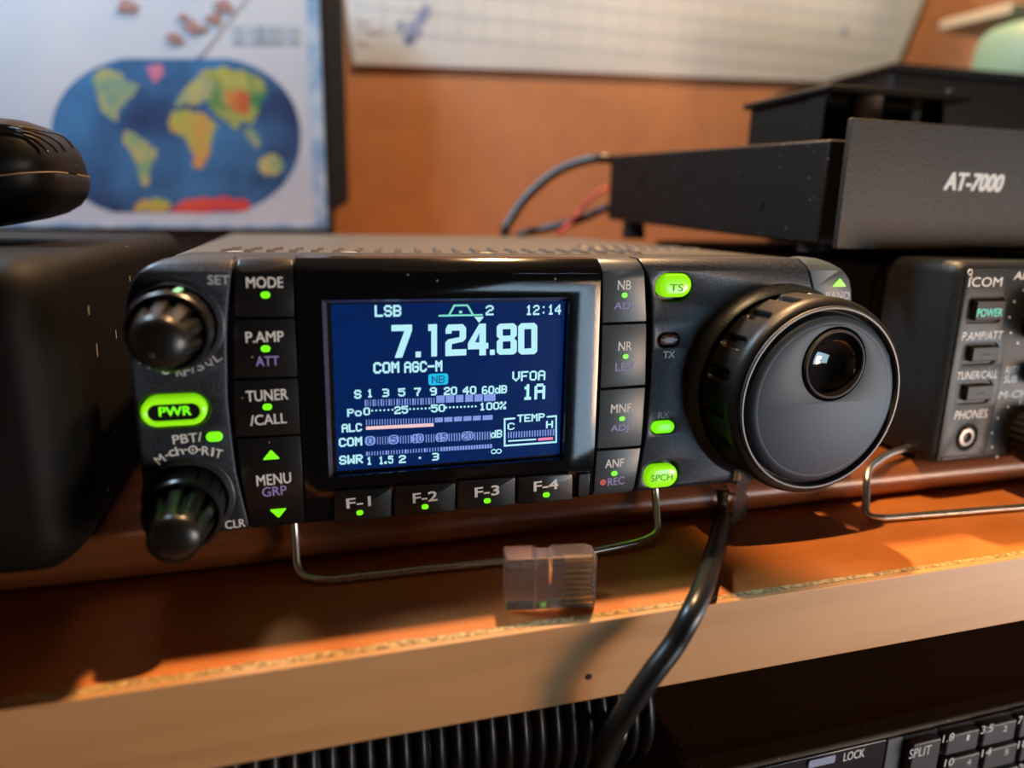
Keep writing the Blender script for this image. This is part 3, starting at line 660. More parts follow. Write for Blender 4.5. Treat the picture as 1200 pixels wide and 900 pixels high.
# power key: lit ring with black centre
X, Z, W, H = pxdim(204.5, 480.8, 77, 34, 0)
pk = put('power_key', plate_mesh(pill(PW[0], PW[1]+.05, 12.2, 6.1), [pill(PW[0], PW[1]-.1, 9.5, 3.2)], -1.2, 2.5, .7, False), M['greenbtn'], T)
build(MB().prism(pill(PW[0], PW[1]-.1, 9.7, 3.4), -.7, 2), 'key_centre', M['button'], pk)
letter(pk, 'PWR', 205.2, 481.8, 37.5, 10.5, -.7, 'green', bold=.03)
bo = MB().prism(pill(PW[0], PW[1], 13.6, 7.4), 2.4, 3); build(bo, 'key_well', M['black'], T)

# --- right plate keys and lamps
tk = dome(T, 'tuning_step_key', 'greenbtn', TS[0]-.05, TS[1]+.2, 9.0, 5.6, 1.2, 2.0); letter(tk, 'TS', 793, 337.2, 15.5, 8.2, -.85, 'greentxt', bold=.0)
sk = dome(T, 'speech_key', 'greenbtn', SP[0], SP[1], 9.3, 6.0, 1.2, 2.0); letter(sk, 'SPCH', 775.8, 559.6, 25, 7.8, -.85, 'greentxt', bold=.0)
dome(T, 'transmit_lamp', 'amber', TX[0]-.1, TX[1]+.1, 5.0, 2.6, .6, 1.2, label='unlit brown lamp')
dome(T, 'receive_lamp', 'green', RX[0]-.05, RX[1], 6.0, 3.0, .6, 1.3)
RPo = [o for o in T.children if o.name == 'right_face_plate'][0] if False else bpy.data.objects['right_face_plate']
letter(RPo, 'TX', 784, 415.6, 13.5, 7.8, 0); letter(RPo, 'RX', 777.6, 486.2, 12.5, 7, 0, 'dimwhite', bold=0)
for c, w_, h_ in ((TS, 10, 7), (SP, 10.6, 7.6), (TX, 6, 3.6), (RX, 6.8, 3.8)):
    build(MB().prism(pill(c[0]+.15, c[1], w_+.6, h_+.6), 3.0, 3.6), 'key_well', M['grey'], T)

# --- knob bowls
def collar(c, r0, r1, h):        # raised dished ring around a knob
    mb = MB().rev((c[0], 0, c[1]), [(r0, .3), (r0, -.02), (r0-.25, -.10), (r0*.6+r1*.4, -h*.30), (r0*.3+r1*.7, -h*.62), (r1+.25, -h*.95), (r1, -h), (r1-.3, -h*.9), (r1-.45, 0), (r1-.9, 2.4), (2, 2.4)], 120, close=False)
    return build(mb, 'knob_collar', M['grey'], T, angle=50)
collar(k1, 9.0, 8.0, 1.3); collar(k2, 9.0, 8.0, 1.3); collar((KX-2.6, KZ+.7), 25.6, 23.3, 2.2)

# --- twin concentric knobs
def twin(c, name, ang):
    C3 = (c[0], 0, c[1])
    def facets(t, h, r): 
        if h > 1.6 or h < -8.2: return 1
        u = (t*16/(2*PI)) % 1; return 1-.045*(abs(u-.5) > .42)
    o = build(MB().rev(C3, [(6.9, 2.4), (7.1, 1.2), (7.3, .5), (7.3, -7.6), (7.5, -8.2), (7.55, -9.0), (7.25, -9.6), (6.75, -9.7), (6.45, -9.3), (6.2, -7.5), (2, -7.5)], 192, facets), name, M['knobgloss'], T, angle=30)
    def fl(t, h, r): return 1 if h < -19.2 else 1-.17*max(0, math.cos(t*9+.6))**1.3*min(1, (h+19.4)/.9)
    build(MB().rev(C3, [(6.3, -7.4), (6.1, -9), (5.6, -12.5), (5.1, -16.2), (4.85, -18.4), (4.8, -19.2), (4.7, -19.9), (4.35, -20.6), (3.5, -21.2), (2.1, -21.6), (.6, -21.75)], 216, fl), 'inner_knob', M['knobgloss'], o, angle=40)
    if ang is not None:
        x, z = c[0]+7.35*math.cos(ang), c[1]+7.35*math.sin(ang)
        tdir = (-math.sin(ang), math.cos(ang)); n = (math.cos(ang), math.sin(ang)); a_, b_ = .45, .25
        poly = [(x+tdir[0]*s*a_+n[0]*u*b_, z+tdir[1]*s*a_+n[1]*u*b_) for s, u in ((-1, -1), (1, -1), (1, 1), (-1, 1))]
        build(MB().prism(poly, -8.0, -.5), 'pointer_line', M['mint'], o)
twin(k1, 'volume_knob', math.radians(78)); twin(k2, 'passband_knob', None)

# --- main tuning knob
def main_knob():
    KC = (KX, 0, KZ); seg = 540; ns = 18
    prof = [(22.0, 1.8), (22.8, 1.2), (23.9, -.6)]+[(24.3, -1.2-.45*i) for i in range(24)]+[(24.15, -12.4), (23.8, -13.3), (23.2, -13.9), (22.5, -14.2), (22.0, -14.2)]
    def slots(t, h, r):
        u = ((t+.06)*ns/(2*PI)) % 1-.5; s = u*2*PI/ns*24.3; e = max(0, abs(h+6.2)-2.9)
        d = math.hypot(s, e); return 1-.052*max(0, min(1, (1.75-d)/.6))
    kn = build(MB().rev(KC, prof, seg, slots, close=False), 'tuning_knob', M['rubber'], T, angle=50)
    build(MB().rev(KC, [(21.9, -13.4), (22.45, -14.3), (22.4, -14.75), (22.15, -15.0), (21.8, -15.0), (21.6, -14.8), (21.5, -13.2)], 160, close=False), 'rim_ring', M['rim'], kn)
    build(MB().rev(KC, [(21.7, -12.6), (21.5, -13.6), (20.2, -13.2), (18.0, -13.0)], 160, close=False), 'cap_groove', M['mirror_black'], kn)
    dx, dz, dr = 67.6, 5.6, 8.9
    # cap: flat satin disc with bevelled rim and a round hole for the finger dip
    pm = plate_mesh(circ(KX, KZ, 18.6, 160), [circ(dx, dz, dr, 96)], -15.5, -13.4, .25, False)
    mb = MB().add([v.co for v in pm.vertices], [tuple(p.vertices) for p in pm.polygons])
    mb.rev(KC, [(18.3, -15.5)]+[(18.4+2.6*math.sin(a), -12.9-2.6*math.cos(a)) for a in [PI/2*k/12 for k in range(13)]]+[(20.9, -12.4)], 160, close=False)
    build(mb, 'knob_cap', M['knobface'], kn, angle=40)
    DC = (dx, 0, dz)
    build(MB().rev(DC, [(dr+.05, -12.9), (dr-.1, -13.0), (8.0, -13.2)], 96, close=False), 'dip_gap', M['mirror_black'], kn)
    build(MB().rev(DC, [(8.25, -12.8), (8.3, -15.6), (8.15, -16.0), (7.9, -16.1), (7.6, -15.9)], 96, close=False), 'dip_ring', M['rim'], kn)
    build(MB().rev(DC, [(7.62, -15.95)]+[(7.6*math.cos(a), -15.9+5.2*math.sin(a)) for a in [PI/2*k/18 for k in range(1, 18)]]+[(.2, -10.7)], 96, close=False), 'finger_dip', M['mirror_black'], kn)
main_knob()

# --- wire stand under the radio
p = [(-55.6, 2.2, -27), (-55.6, 1.4, -31), (-55.4, -2.6, SH+1.2), (-50, -6.2, SH+1.1), (-27, -6.6, SH+1.1), (4, -8.0, SH+1.1), (9, -8.6, SH+1.3), (25, -6.9, SH+1.8), (30.4, -4.8, SH+2.4), (32.4, 1.2, -31), (32.4, 2.2, -27)]
build(MB().tube(fillet(p, 3.0), .95, 14), 'wire_stand', M['chrome'], T)

# ================================================================== MICROPHONE CABLE in the socket beneath the main radio
def plug_body(o, X, Y, Z, ax, sx, sz, L=21.5, W=11.6, H=7.6):
    """modular plug: ax runs from the cable end to the contacts, sx across, sz is the latch side"""
    ax, sx, sz = Vector(ax).normalized(), Vector(sx).normalized(), Vector(sz).normalized(); O = Vector((X, Y, Z))
    def pt(a, b, c): return O+ax*a+sx*b+sz*c
    def bx(mb, a0, a1, b0, b1, c0, c1): mb.hexa([pt(a, b, c) for c in (c0, c1) for a, b in ((a0, b0), (a1, b0), (a1, b1), (a0, b1))])
    def outline(mb, poly, b0, b1): 
        n = len(poly); mb.add([pt(a, b0, c) for a, c in poly]+[pt(a, b1, c) for a, c in poly], [tuple(range(n)), tuple(range(2*n-1, n-1, -1))]+[(i, i+n, (i+1) % n+n, (i+1) % n) for i in range(n)])
    mb = MB()
    outline(mb, [(0, 0), (L, 0), (L, H*.78), (L-1.2, H), (L*.55, H), (L*.5, H*.8), (L*.38, H*.8), (L*.33, H), (0, H)], -W/2, W/2)
    build(mb, 'plug_shell' if o.name.startswith('micro') else 'shell', M['clear'], o, bevel=.35, segs=2, smooth=False)
    mb = MB(); outline(mb, [(L-1.5, H+.1), (L-.2, H+.1), (L-1.0, H+1.2), (L*.2, H+3.0), (L*.2, H+2.2), (L-2.4, H+.9)], -2.2, 2.2)
    build(mb, 'latch', M['clear'], o, bevel=.15)
    for i in range(8):
        b = -4.45+i*1.27; mb = MB(); bx(mb, L-6.6, L-.6, b-.2, b+.2, -.12, 1.9); build(mb, 'contact', M['gold'], o)
    return pt

p0 = onY(848, 574, 4.5)
C_ = empty('microphone_cable', tuple(p0), 'black cable with clear modular plug hanging from the underside of the main radio', 'cable')
plug_body(C_, p0[0]-3.2, 3.0, -39.5, (0.03, 0, 1), (-.45, .9, 0), (.9, .45, 0), 18.5, 11.0, 7.2)
cp = [(p0[0]-.1, 5.0, -37), (p0[0]-.6, 4.2, -44)]
pth = [(p0[0]-.1, 4.6, -32), (p0[0]-.2, 4.2, -37)]
for px, py, Y in ((847, 610, 0), (839, 640, -14), (827, 680, -31.5), (812, 715, -40.5), (790, 755, -42), (764, 790, -43), (735, 832, -43), (714, 868, -41), (702, 905, -39.5), (706, 950, -39)):
    pth.append(tuple(onY(px, py, Y)))
build(MB().tube(spline(pth, 10), 2.25, 18), 'cord', M['cable'], C_)

# loose plug on the shelf
L_ = onZ(591, 727, SH+.2); R_ = onZ(690, 731, SH+.2)
lp_ = empty('modular_plug', (float(L_[0]+9), float(L_[1]+6), SH), 'loose clear plastic modular plug lying on the front of the shelf', 'connector')
axd = Vector((1, -.14, 0)).normalized(); sd = Vector((.14, 1, 0)).normalized()
plug_body(lp_, float(L_[0])-.3+4*.14, float(L_[1])+2.0, SH+8.6, tuple(axd), (0, 0, 1), tuple(sd), 20.5, 11.4, 6.6) if False else \
plug_body(lp_, -15.0, -26.6, SH+5.9, (1, -.16, 0), (0, 0, 1), (.16, 1, 0), 18.5, 11.4, 6.4)

# ================================================================== RIGHT TRANSCEIVER (same maker, older)
RX0, RZ0, RZ1 = 118.0, -29.4, 28.6
R2 = empty('transceiver', (200, 0, RZ0), 'black transceiver at right with round phones jack, cut off by the photo edge', 'radio')
build(MB().box(RX0+3, 285, 27, 182, RZ0+1, RZ1-1.2), 'case', M['chassis'], R2, bevel=2.5, segs=3)
# front unit: a shell with rolled left edge that tapers back
prof = [(26, 0), (4.5, 0), (2.0, .5), (.4, 1.9), (0, 4.0)]
mb = MB(); sec = []
for (y, ins) in ((0.0, 2.6), (.35, 1.5), (1.2, .6), (2.6, .1), (4.5, 0), (24.5, 0), (25.3, .5), (25.3, 2.5)):
    sec.append([(x, y, z) for x, z in rrect(RX0+ins, RZ0+ins*.6, 285-ins, RZ1-ins*.9, 3.5)])
n = len(sec[0]); vs = [p for s in sec for p in s]; fs = [(i*n+k, i*n+(k+1) % n, (i+1)*n+(k+1) % n, (i+1)*n+k) for i in range(len(sec)-1) for k in range(n)]
fs += [tuple(range(n)), tuple((len(sec)-1)*n+k for k in range(n-1, -1, -1))]
FU = build(MB().add(vs, fs), 'front_unit', M['r2face'], R2, angle=50)
seam = [XZ(1180, 300), XZ(1174, 427), XZ(1166, 475), XZ(1155.5, 524), XZ(1150, 543)]
# left control field (raised plate) with holes for keys and jack
fld = [(RX0+2.4, RZ0+1.6), (seam[-1][0]-.4, RZ0+1.6)]+[(x-.3, z) for x, z in seam[::-1]][1:-1]+[(seam[0][0]-.3, RZ1-2.0), (RX0+2.4, RZ1-2.0)]
K1 = pxdim(1154, 363.5, 45, 34, -.6); K2 = pxdim(1148.5, 414.5, 41, 25, -.6); K3 = pxdim(1142, 459.8, 40, 25.5, -.6); JK = pxdim(1133, 512.5, 35, 38, -.6)
FP = plate('control_field', M['r2face'], R2, fld, [pill(a[0], a[1], a[2], a[3], 8, 1.9) for a in (K1, K2, K3)]+[circ(JK[0], JK[1], 3.9)], -.6, 1.5, .3, crowned=False)
for i, a in enumerate((K1, K2, K3)):
    build(MB().prism(pill(a[0], a[1], a[2]+.6, a[3]+.6, 8, 2), .5, 1.4), 'key_well', M['gloss'], R2)
    k = build(MB().prism(rrect(a[0]-a[2]*.30, a[1]-a[3]*.34, a[0]+a[2]*.46, a[1]+a[3]*.34, .4), -1.6, 1), 'power_key' if i == 0 else 'function_key', M['keydull'], R2, bevel=.3)
    if i == 0: letter(k, 'POWER', 1160, 366.4, 29.5, 9.4, -1.6, 'teal', bold=.015)
    else:
        x, z = a[0]+1.3, a[1]-.4
        build(MB().tube([(x+1.2*math.cos(t), -1.6, z+.4*math.sin(t)) for t in [2*PI*q/16 for q in range(17)]], .1, 5), 'key_mark', M['rubber'], k)
letter(FP, 'P.AMP/ATT', 1151.6, 393.4, 47.5, 9.8, -.6, bold=.009, shear=.12); letter(FP, 'TUNER/CALL', 1145.4, 439.4, 46.5, 9, -.6, bold=.009, shear=.12); letter(FP, 'PHONES', 1138, 485.6, 38, 10, -.6, bold=.009, shear=.12)
letter(FP, 'iCOM'.replace('i', 'ı') if False else 'ICOM', 1155, 330.4, 39, 11, -.6, bold=.0)
X, Z = XZ(1136.6, 319, -.6); build(MB().tube([(X+.68*math.cos(t), -.66, Z+.68*math.sin(t)) for t in [2*PI*q/24 for q in range(25)]], .15, 6), 'logo_ring', M['white'], FP)
X2, Z2 = XZ(1139.2, 327, -.6); build(MB().tube([(X+.35, -.64, Z-.55), (X2, -.64, Z2)], .15, 6), 'logo_stroke', M['white'], FP)
jk = build(MB().rev((JK[0], 0, JK[1]), [(3.85, 1), (3.8, -.4), (3.5, -.7), (3.2, -.5), (3.0, .9)], 64, close=False), 'phones_jack', M['r2face'], R2)
build(MB().rev((JK[0], 0, JK[1]), [(3.05, 1.2), (2.9, -.2), (2.6, -.7), (1.6, -.8), (1.35, -.5), (1.3, 3)], 64, close=False), 'jack_sleeve', M['rim2'], jk)
build(MB().box(JK[0]-3.2, JK[0]+3.2, 1.3, 1.6, JK[1]-3.2, JK[1]+3.2), 'jack_floor', M['gloss'], jk)
build(MB().box(RX0+3.6, RX0+13, -.95, 0, RZ0+1.9, RZ0+2.7), 'foot_rib', M['r2face'], R2, bevel=.15)
letter(FU, 'AF', 1196.5, 323, 16, 9, 0, bold=.015, shear=.1); letter(FU, 'RIT/', 1186, 433.4, 15.5, 8.6, 0, 'skyprint', bold=.015, shear=.1); letter(FU, 'SUB', 1184.2, 444, 15, 8.6, 0, 'skyprint', bold=.015, shear=.1)
letter(FU, 'M-CH-S', 1193, 461.6, 44, 8.6, 0, 'skyprint', bold=.015, shear=.1)
for j, (x, y) in enumerate(((1199.5, 340), (1188.7, 353.6), (1183, 371.7), (1184.6, 390), (1181.4, 476.8), (1169.2, 490), (1162.4, 507.4), (1162.6, 524), (1168.6, 535.4), (1192.6, 402))):
    X, Z = XZ(x, y); build(MB().rev((X, 0, Z), [(.36, .05), (.36, -.05)], 14), 'scale_dot', M['white'], FU)
X, Z = XZ(1195.6, 471, 0); build(MB().box(X-.12, X+.12, -.05, .05, Z-.8, Z+.8), 'scale_line', M['white'], FU)
def ribbed(c, r, h, name, par):
    return build(MB().rev((c[0], 0, c[1]), [(r*.96, .3), (r, -1), (r, -h+1), (r*.95, -h+.2), (r*.86, -h), (.5, -h-.2)], 160, lambda t, hh, q: 1+.03*math.cos(t*26) if -h+.3 < hh < -.5 else 1), name, M['rubber'], par)
kc1 = XZ(1218, 371, 0); ribbed(kc1, 6.8, 9, 'volume_knob', R2)
kc2 = XZ(1205, 508, 0); ribbed(kc2, 8.2, 10, 'channel_knob', R2)
kc3 = XZ(1210, 438, 0); ribbed(kc3, 3.0, 6, 'shift_knob', R2)
# side bracket line and wire stand
build(MB().tube(fillet([(RX0+1, 30, RZ0+3), (RX0-.2, 30, RZ1-8), (RX0+6, 30, RZ1-.2), (RX0+40, 30, RZ1)], 8), .55, 8), 'case_edge_trim', M['chassis'], R2)
p = [(119.5, 8, -26.0), (108, 5, -26.6), (97.4, .8, -28.4), (91.2, -7.2, SH+1.6), (95.5, -8.8, SH+1.2), (141, -11.8, SH+1.0), (205, -12.2, SH+1.0), (212, -8, SH+2), (213, 1.2, -29.2), (214, 4, -27.5)]
build(MB().tube(fillet(p, 3.4), .95, 14), 'wire_stand', M['chrome'], R2)

# ================================================================== ANTENNA TUNER on top of the two radios
A_ = empty('antenna_tuner', (130, 20, 29), 'black antenna tuner box with grained front panel standing across both radios', 'tuner')
def tz(y, z0): return z0+(y-30)*.036
bx0, bx1 = 96.3, 262
mb = MB(); mb.hexa([(bx0, 30, 31.4), (bx1, 30, 31.4), (bx1, 184, 36.9), (bx0, 184, 36.9), (bx0, 30, 61.2), (bx1, 30, 61.2), (bx1, 184, 67.2), (bx0, 184, 67.2)])
build(mb, 'case', M['chassis'], A_, bevel=.7)
build(MB().box(96.0, bx1+.5, 22.0, 23.6, 30.6, 66.2), 'front_panel', M['grain'], A_, bevel=.35)
build(MB().box(102, bx1-4, 23.6, 31, 32, 60), 'panel_recess', M['chassis'], A_)
FPN = bpy.data.objects['front_panel']
letter(FPN, 'AT-7000', 1142, 213.5, 68, 20, 22.0, 'white', bold=.055, shear=.22)
for x, y in ((103, 40), (240, 40)): build(MB().rev((x, y, 28.95), [(5, 0), (4.6, 2.9)], 24, axis='Z'), 'rubber_foot', M['rubber'], A_)
for x, y in ((103, 168), (240, 168)): build(MB().rev((x, y, 28.3), [(5.5, 0), (5, 8.4)], 24, axis='Z'), 'rubber_foot', M['rubber'], A_)
mb = MB()
for yy, zz in ((60, 43), (150, 55)): mb.rev((bx0+.1, yy, zz), [(1.6, 0), (1.5, -.5), (.6, -.6)], 16, axis='X')
build(mb, 'side_screws', M['chassis'], A_)

# flanged black box lying on the tuner
tz65 = 67.4
def P3(px, py, Y): return tuple(float(c) for c in onY(px, py, Y))
F_ = empty('flanged_box', (150, 90, 64.5), 'black plastic box with wide flanged lid lying on top of the antenna tuner', 'box')
zt = onY(975, 98, 62)[2]; xl = onY(975, 98, 62)[0]
d_ = ray(871, 116); fl_l, fl_r, fl_y0, fl_y1 = xl-1, onY(1135, 108, 62)[0], 62, CY+d_[1]*(xl-1-CX)/d_[0]
build(MB().prismZ([(fl_l, fl_y0), (fl_r, fl_y0-2), (fl_r+6, fl_y1), (fl_l, fl_y1)], zt-2.4, zt), 'flanged_lid', M['chassis'], F_, bevel=.8)
build(MB().prismZ([(fl_l+2.2, fl_y0+7), (fl_r-14, fl_y0+9), (fl_r-12, fl_y1-2), (fl_l+2.2, fl_y1-2)], tz(71, 61.4)+.4, zt-2.2), 'body', M['chassis'], F_, bevel=.8)
for x in (fl_l+1.5, fl_r-8): build(MB().prismZ([(x, fl_y0+3), (x+2, fl_y0+3), (x+4, fl_y0+12), (x, fl_y0+12)], tz(65, 61.4)+.6, zt-2), 'corner_rib', M['chassis'], F_, bevel=.3)
X, Z = XZ(1020, 127, 62+4); build(MB().rev((X, 67, tz(67, 61.4)+.3), [(4.4, 0), (4.4, zt-2.2-tz(67, 61.4)-.3)], 32, axis='Z'), 'round_spacer', M['spacer'], F_)
build(MB().tube([(fl_r-4, fl_y0+4, zt), (fl_r-4, fl_y0+4, zt+2.6)], 1.3, 12), 'screw_post', M['case'], F_)

# larger black box farther back with a pale green tub on it
B_ = empty('black_case', (float(XZ(1048, 100, 190)[0])+90, 245, -29.5), 'tall black box behind the flanged box under the pale green tub', 'box')
x0 = XZ(1048, 100, 190)[0]; x1 = x0+190; z1 = XZ(1120, 88, 190)[1]
build(MB().prismZ([(x0, 192), (x1, 186), (x1, 300), (x0+8, 300)], -29.5, z1), 'body', M['chassis'], B_, bevel=2)
build(MB().prismZ([(x0-3, 189), (x1, 183), (x1, 304), (x0+5, 304)], z1, z1+3.5), 'lid', M['chassis'], B_, bevel=1)
rr = 40; gy = 236
d_ = ray(1138, 70); d_ = d_/math.hypot(d_[0], d_[1]); gcx = CX+d_[0]*(gy-CY)/d_[1]+rr/d_[1]
gt = onY(1170, 8, gy-rr*.5)[2]; gh = gt-z1-3.5
G_ = empty('tub', (gcx, gy, z1+3.5), 'pale green round tub standing on the tall black box', 'tub')
build(MB().rev((gcx, gy, z1+3.5), [(rr-2, 0), (rr-.6, .8), (rr, 4), (rr-.3, gh*.45), (rr-1.4, gh*.72), (rr-3.4, gh*.86), (rr-7, gh*.95), (rr-13, gh), (1, gh+.4)], 96, axis='Z'), 'tub_body', M['jar'], G_, angle=60)
build(MB().rev((gcx, gy, z1+3.5), [(rr-3, .2), (rr+.5, .5), (rr+.6, 3), (rr-.3, 4)], 96, axis='Z', close=False), 'tub_rim', M['jar'], G_)
W_ = MB(); 
pts = [onY(1102, 24, 318), onY(1186, 2, 240)]
W_.hexa([(pts[0][0], 318, pts[0][2]-7), (pts[1][0], 240, pts[1][2]-7), (pts[1][0]+60, 240, pts[1][2]-7), (pts[0][0]+60, WY-.2, pts[0][2]-7), (pts[0][0], 318, pts[0][2]), (pts[1][0], 240, pts[1][2]), (pts[1][0]+60, 240, pts[1][2]), (pts[0][0]+60, WY-.2, pts[0][2])])
build(W_, 'wall_bracket', M['whiteboard'], loc=(pts[0][0], 318, pts[0][2]-7), label='dusty white bracket sticking out from the wall above the green tub', cat='bracket', bevel=1)

# ================================================================== WALL: grid chart and framed world map
ch = [(x, z) for x, z in (XZ(388, -150, WY-1), XZ(406, 0, WY-1), XZ(414, 75, WY-1), XZ(620, 82, WY-1), XZ(860, 92, WY-1), XZ(1040, 98, WY-1), XZ(1062, 50, WY-1), XZ(1082, 0, WY-1), XZ(1136, -150, WY-1))]
W2 = build(MB().prism(ch, WY-1.2, WY-.2), 'wall_chart', M['paper'], loc=(ch[2][0], WY-1, ch[2][1]), label='white paper chart with faint grid pinned to the orange wall', cat='chart', smooth=False)
mb = MB(); cz0 = ch[2][1]; cxl, cxr = ch[2][0]+3, ch[5][0]-2
for i in range(26):
    x = cxl+(cxr-cxl)*i/25; mb.box(x-.35, x+.35, WY-1.3, WY-1.2, cz0+15, cz0+112)
for j in range(8):
    z = cz0+20+j*13; mb.box(cxl, cxr+4, WY-1.3, WY-1.2, z-.3, z+.3)
build(mb, 'grid_lines', M['gridline'], W2, smooth=False)
for px, py, r in ((485, 38, 5), (492, 22, 4.5), (478, 46, 3.5), (990, 36, 3), (500, 12, 4), (470, 30, 3)):
    x, z = XZ(px, py, WY-1.3); mb = MB().prism([(x+r*(.7+.4*math.sin(5*t+px))*math.cos(t), z+r*1.4*(.8+.3*math.cos(3*t+py))*math.sin(t)) for t in [2*PI*k/24 for k in range(24)]], WY-1.4, WY-1.3); build(mb, 'chart_blot', M['blueink'], W2, smooth=False)
mb = MB()
for px, py in ((425, 20), (437, 33), (424, 45)):
    x, z = XZ(px, py, WY-1.3); mb.box(x-4, x+4, WY-1.4, WY-1.3, z-3, z-2.2)
build(mb, 'chart_notes', M['pinkink'], W2, smooth=False)

MY0 = 296.0
# the map leans back a little: its right edge runs from lower right to upper left
def mp(px, py, d=0.0): p = onY(px, py, MY0); return (float(p[0]), float(p[2]))
MF = empty('framed_map', (-120, MY0, 20), 'world map poster in a thick black frame leaning against the wall behind the radios', 'map')
fr_out = [mp(410, 262), mp(400, -70), mp(-120, -110), mp(-150, 300), mp(395, 292)]
zb = SH+.2
fo = [(mp(410, 262)[0], 34), (mp(399, -60)[0], mp(399, -60)[1]), (mp(-110, -90)[0], mp(-110, -90)[1]), (mp(-130, 292)[0], -29.4), (mp(396, 285)[0]-2, -29.4), (mp(396, 285)[0]-2, 30)]
build(MB().prism([(mp(409, 236)[0], mp(409, 236)[1]), (mp(400, -70)[0], mp(400, -70)[1]), (-290, 190), (-290, -29.4), (mp(386, 262)[0]+3, -29.4), (mp(386, 262)[0]+3, mp(386, 248)[1])], MY0+.2, MY0+14), 'frame_board', M['frameblack'], MF, bevel=1.2)
pz = mp(384, 268)
PO = build(MB().prism([pz, mp(371, -70), (-280, 186), (-280, pz[1]-2)], MY0-.6, MY0+.2), 'map_sheet', M['mapsheet'], MF, smooth=False)
eb = MB()
e = [mp(384, 268), mp(371, -70), mp(357, -70), mp(368, 262)]; eb.prism(e, MY0-.8, MY0-.6)
eb.prism([mp(384, 268), mp(376, 262), (-280, pz[1]), (-280, pz[1]-2)], MY0-.8, MY0-.6)
build(eb, 'map_border', M['mapborder'], PO, smooth=False)
def S_(pts): return [mp(x, y) for x, y in pts]
def oval():   # flat-topped oval of the world projection
    out = []
    for k in range(72):
        t = 2*PI*k/72; cx_, cy_ = math.cos(t), math.sin(t)
        x = 206+146*math.copysign(abs(cx_)**.82, cx_); y = 160+math.copysign(abs(cy_)**.9, cy_)*97
        out.append((x, min(max(y, 69), 249)))
    return out
build(MB().prism(S_(oval()), MY0-.64, MY0-.6), 'ocean_oval', M['ocean'], PO, smooth=False)
def land(name, m, pts, y=.68): build(MB().prism([tuple(p) for p in S_(cut(pts, 5, 1.1, len(name)))], MY0-y, MY0-.6), name, M[m], PO, smooth=False)
land('north_america', 'landA', [(106, 92), (122, 80), (140, 84), (150, 96), (165, 100), (158, 112), (147, 122), (138, 130), (140, 142), (131, 140), (122, 132), (116, 116), (112, 104)])
land('greenland', 'landP', [(172, 78), (190, 76), (193, 86), (183, 97), (175, 90)])
land('south_america', 'landB', [(148, 152), (162, 160), (184, 174), (178, 196), (172, 218), (166, 216), (162, 194), (150, 174), (144, 162)])
land('africa', 'landY', [(200, 132), (216, 128), (240, 134), (254, 146), (248, 162), (246, 182), (236, 199), (228, 196), (224, 176), (216, 160), (200, 154), (197, 142)])
land('europe', 'landA', [(205, 126), (210, 112), (224, 96), (238, 84), (252, 100), (246, 116), (230, 124), (216, 122)], .70)
land('asia', 'landG', [(236, 84), (262, 78), (288, 84), (308, 94), (312, 110), (304, 128), (296, 146), (284, 142), (276, 152), (266, 142), (252, 136), (244, 120), (232, 104)])
land('asian_highlands', 'landR', [(262, 108), (280, 104), (294, 112), (290, 134), (276, 132), (264, 122)], .72)
land('southeast_asia', 'landA', [(284, 146), (296, 150), (306, 168), (300, 174), (290, 162)])
land('australia', 'landB', [(302, 190), (316, 180), (330, 184), (332, 198), (320, 208), (306, 202)])
land('antarctic_west', 'landY', [(156, 244), (164, 236), (186, 232), (200, 238), (198, 248), (158, 249)])
land('antarctica', 'landR2', [(200, 246), (214, 236), (240, 231), (270, 232), (296, 236), (288, 248), (204, 249)])
mb = MB(); s_ = [mp(290, -10), mp(296, -10), mp(236, 66), mp(230, 66)]; mb.prism(s_, MY0-.9, MY0-.6); build(mb, 'fold_line', M['paper'], PO, smooth=False)
mb = MB()
for px, py, r in ((150, 8, 6), (205, 45, 5), (228, 32, 6), (250, 22, 5), (262, 8, 6), (215, 20, 3)):
    x, z = mp(px, py); mb.prism([(x+r*(.8+.3*math.sin(4*t+px))*math.cos(t), z+.6*r*(.8+.3*math.cos(3*t+py))*math.sin(t)) for t in [2*PI*k/20 for k in range(20)]], MY0-1.1, MY0-.6)
build(mb, 'island_marks', M['mapbrown'], PO, smooth=False)
mb = MB()
for px in (280, 300, 312, 326, 344): x, z = mp(px, 42); mb.box(x-3, x+3, MY0-.8, MY0-.6, z-4, z+5)
build(mb, 'map_title_blur', M['maptint'], PO, smooth=False)

# ================================================================== CABLES at the back
def cable(name, pts, r, m, label, n=10):
    P = spline(pts, n); return build(MB().tube(P, r, 14), name, M[m], loc=tuple(P[-1]), label=label, cat='cable')
q_ = lambda x, y, Y: tuple(float(c) for c in onY(x, y, Y))
cable('power_cable', [(128, 196, 63), (112, 192, 62), q_(712, 186, 188), q_(680, 190, 196), q_(650, 203, 204), q_(622, 226, 208), q_(603, 250, 208), q_(592, 276, 206), (62, 204, 20), (60, 200, 8)], 2.3, 'cable', 'black cable arching out of the back of the antenna tuner')
cable('coaxial_cable', [(128, 196, 46), (112, 194, 45), q_(712, 243, 190), q_(690, 253, 196), q_(665, 262, 200), q_(640, 268, 206), q_(610, 276, 214), (58, 214, 18)], 2.2, 'cable', 'lower black cable leaving the tuner behind the arching cable')
cable('wire', [(128, 200, 55), (114, 197, 53), q_(708, 222, 192), q_(690, 236, 194), q_(678, 250, 196), q_(668, 262, 192), q_(656, 276, 190), (84, 190, 20)], .9, 'redwire', 'thin red wire between the two black cables behind the radio')

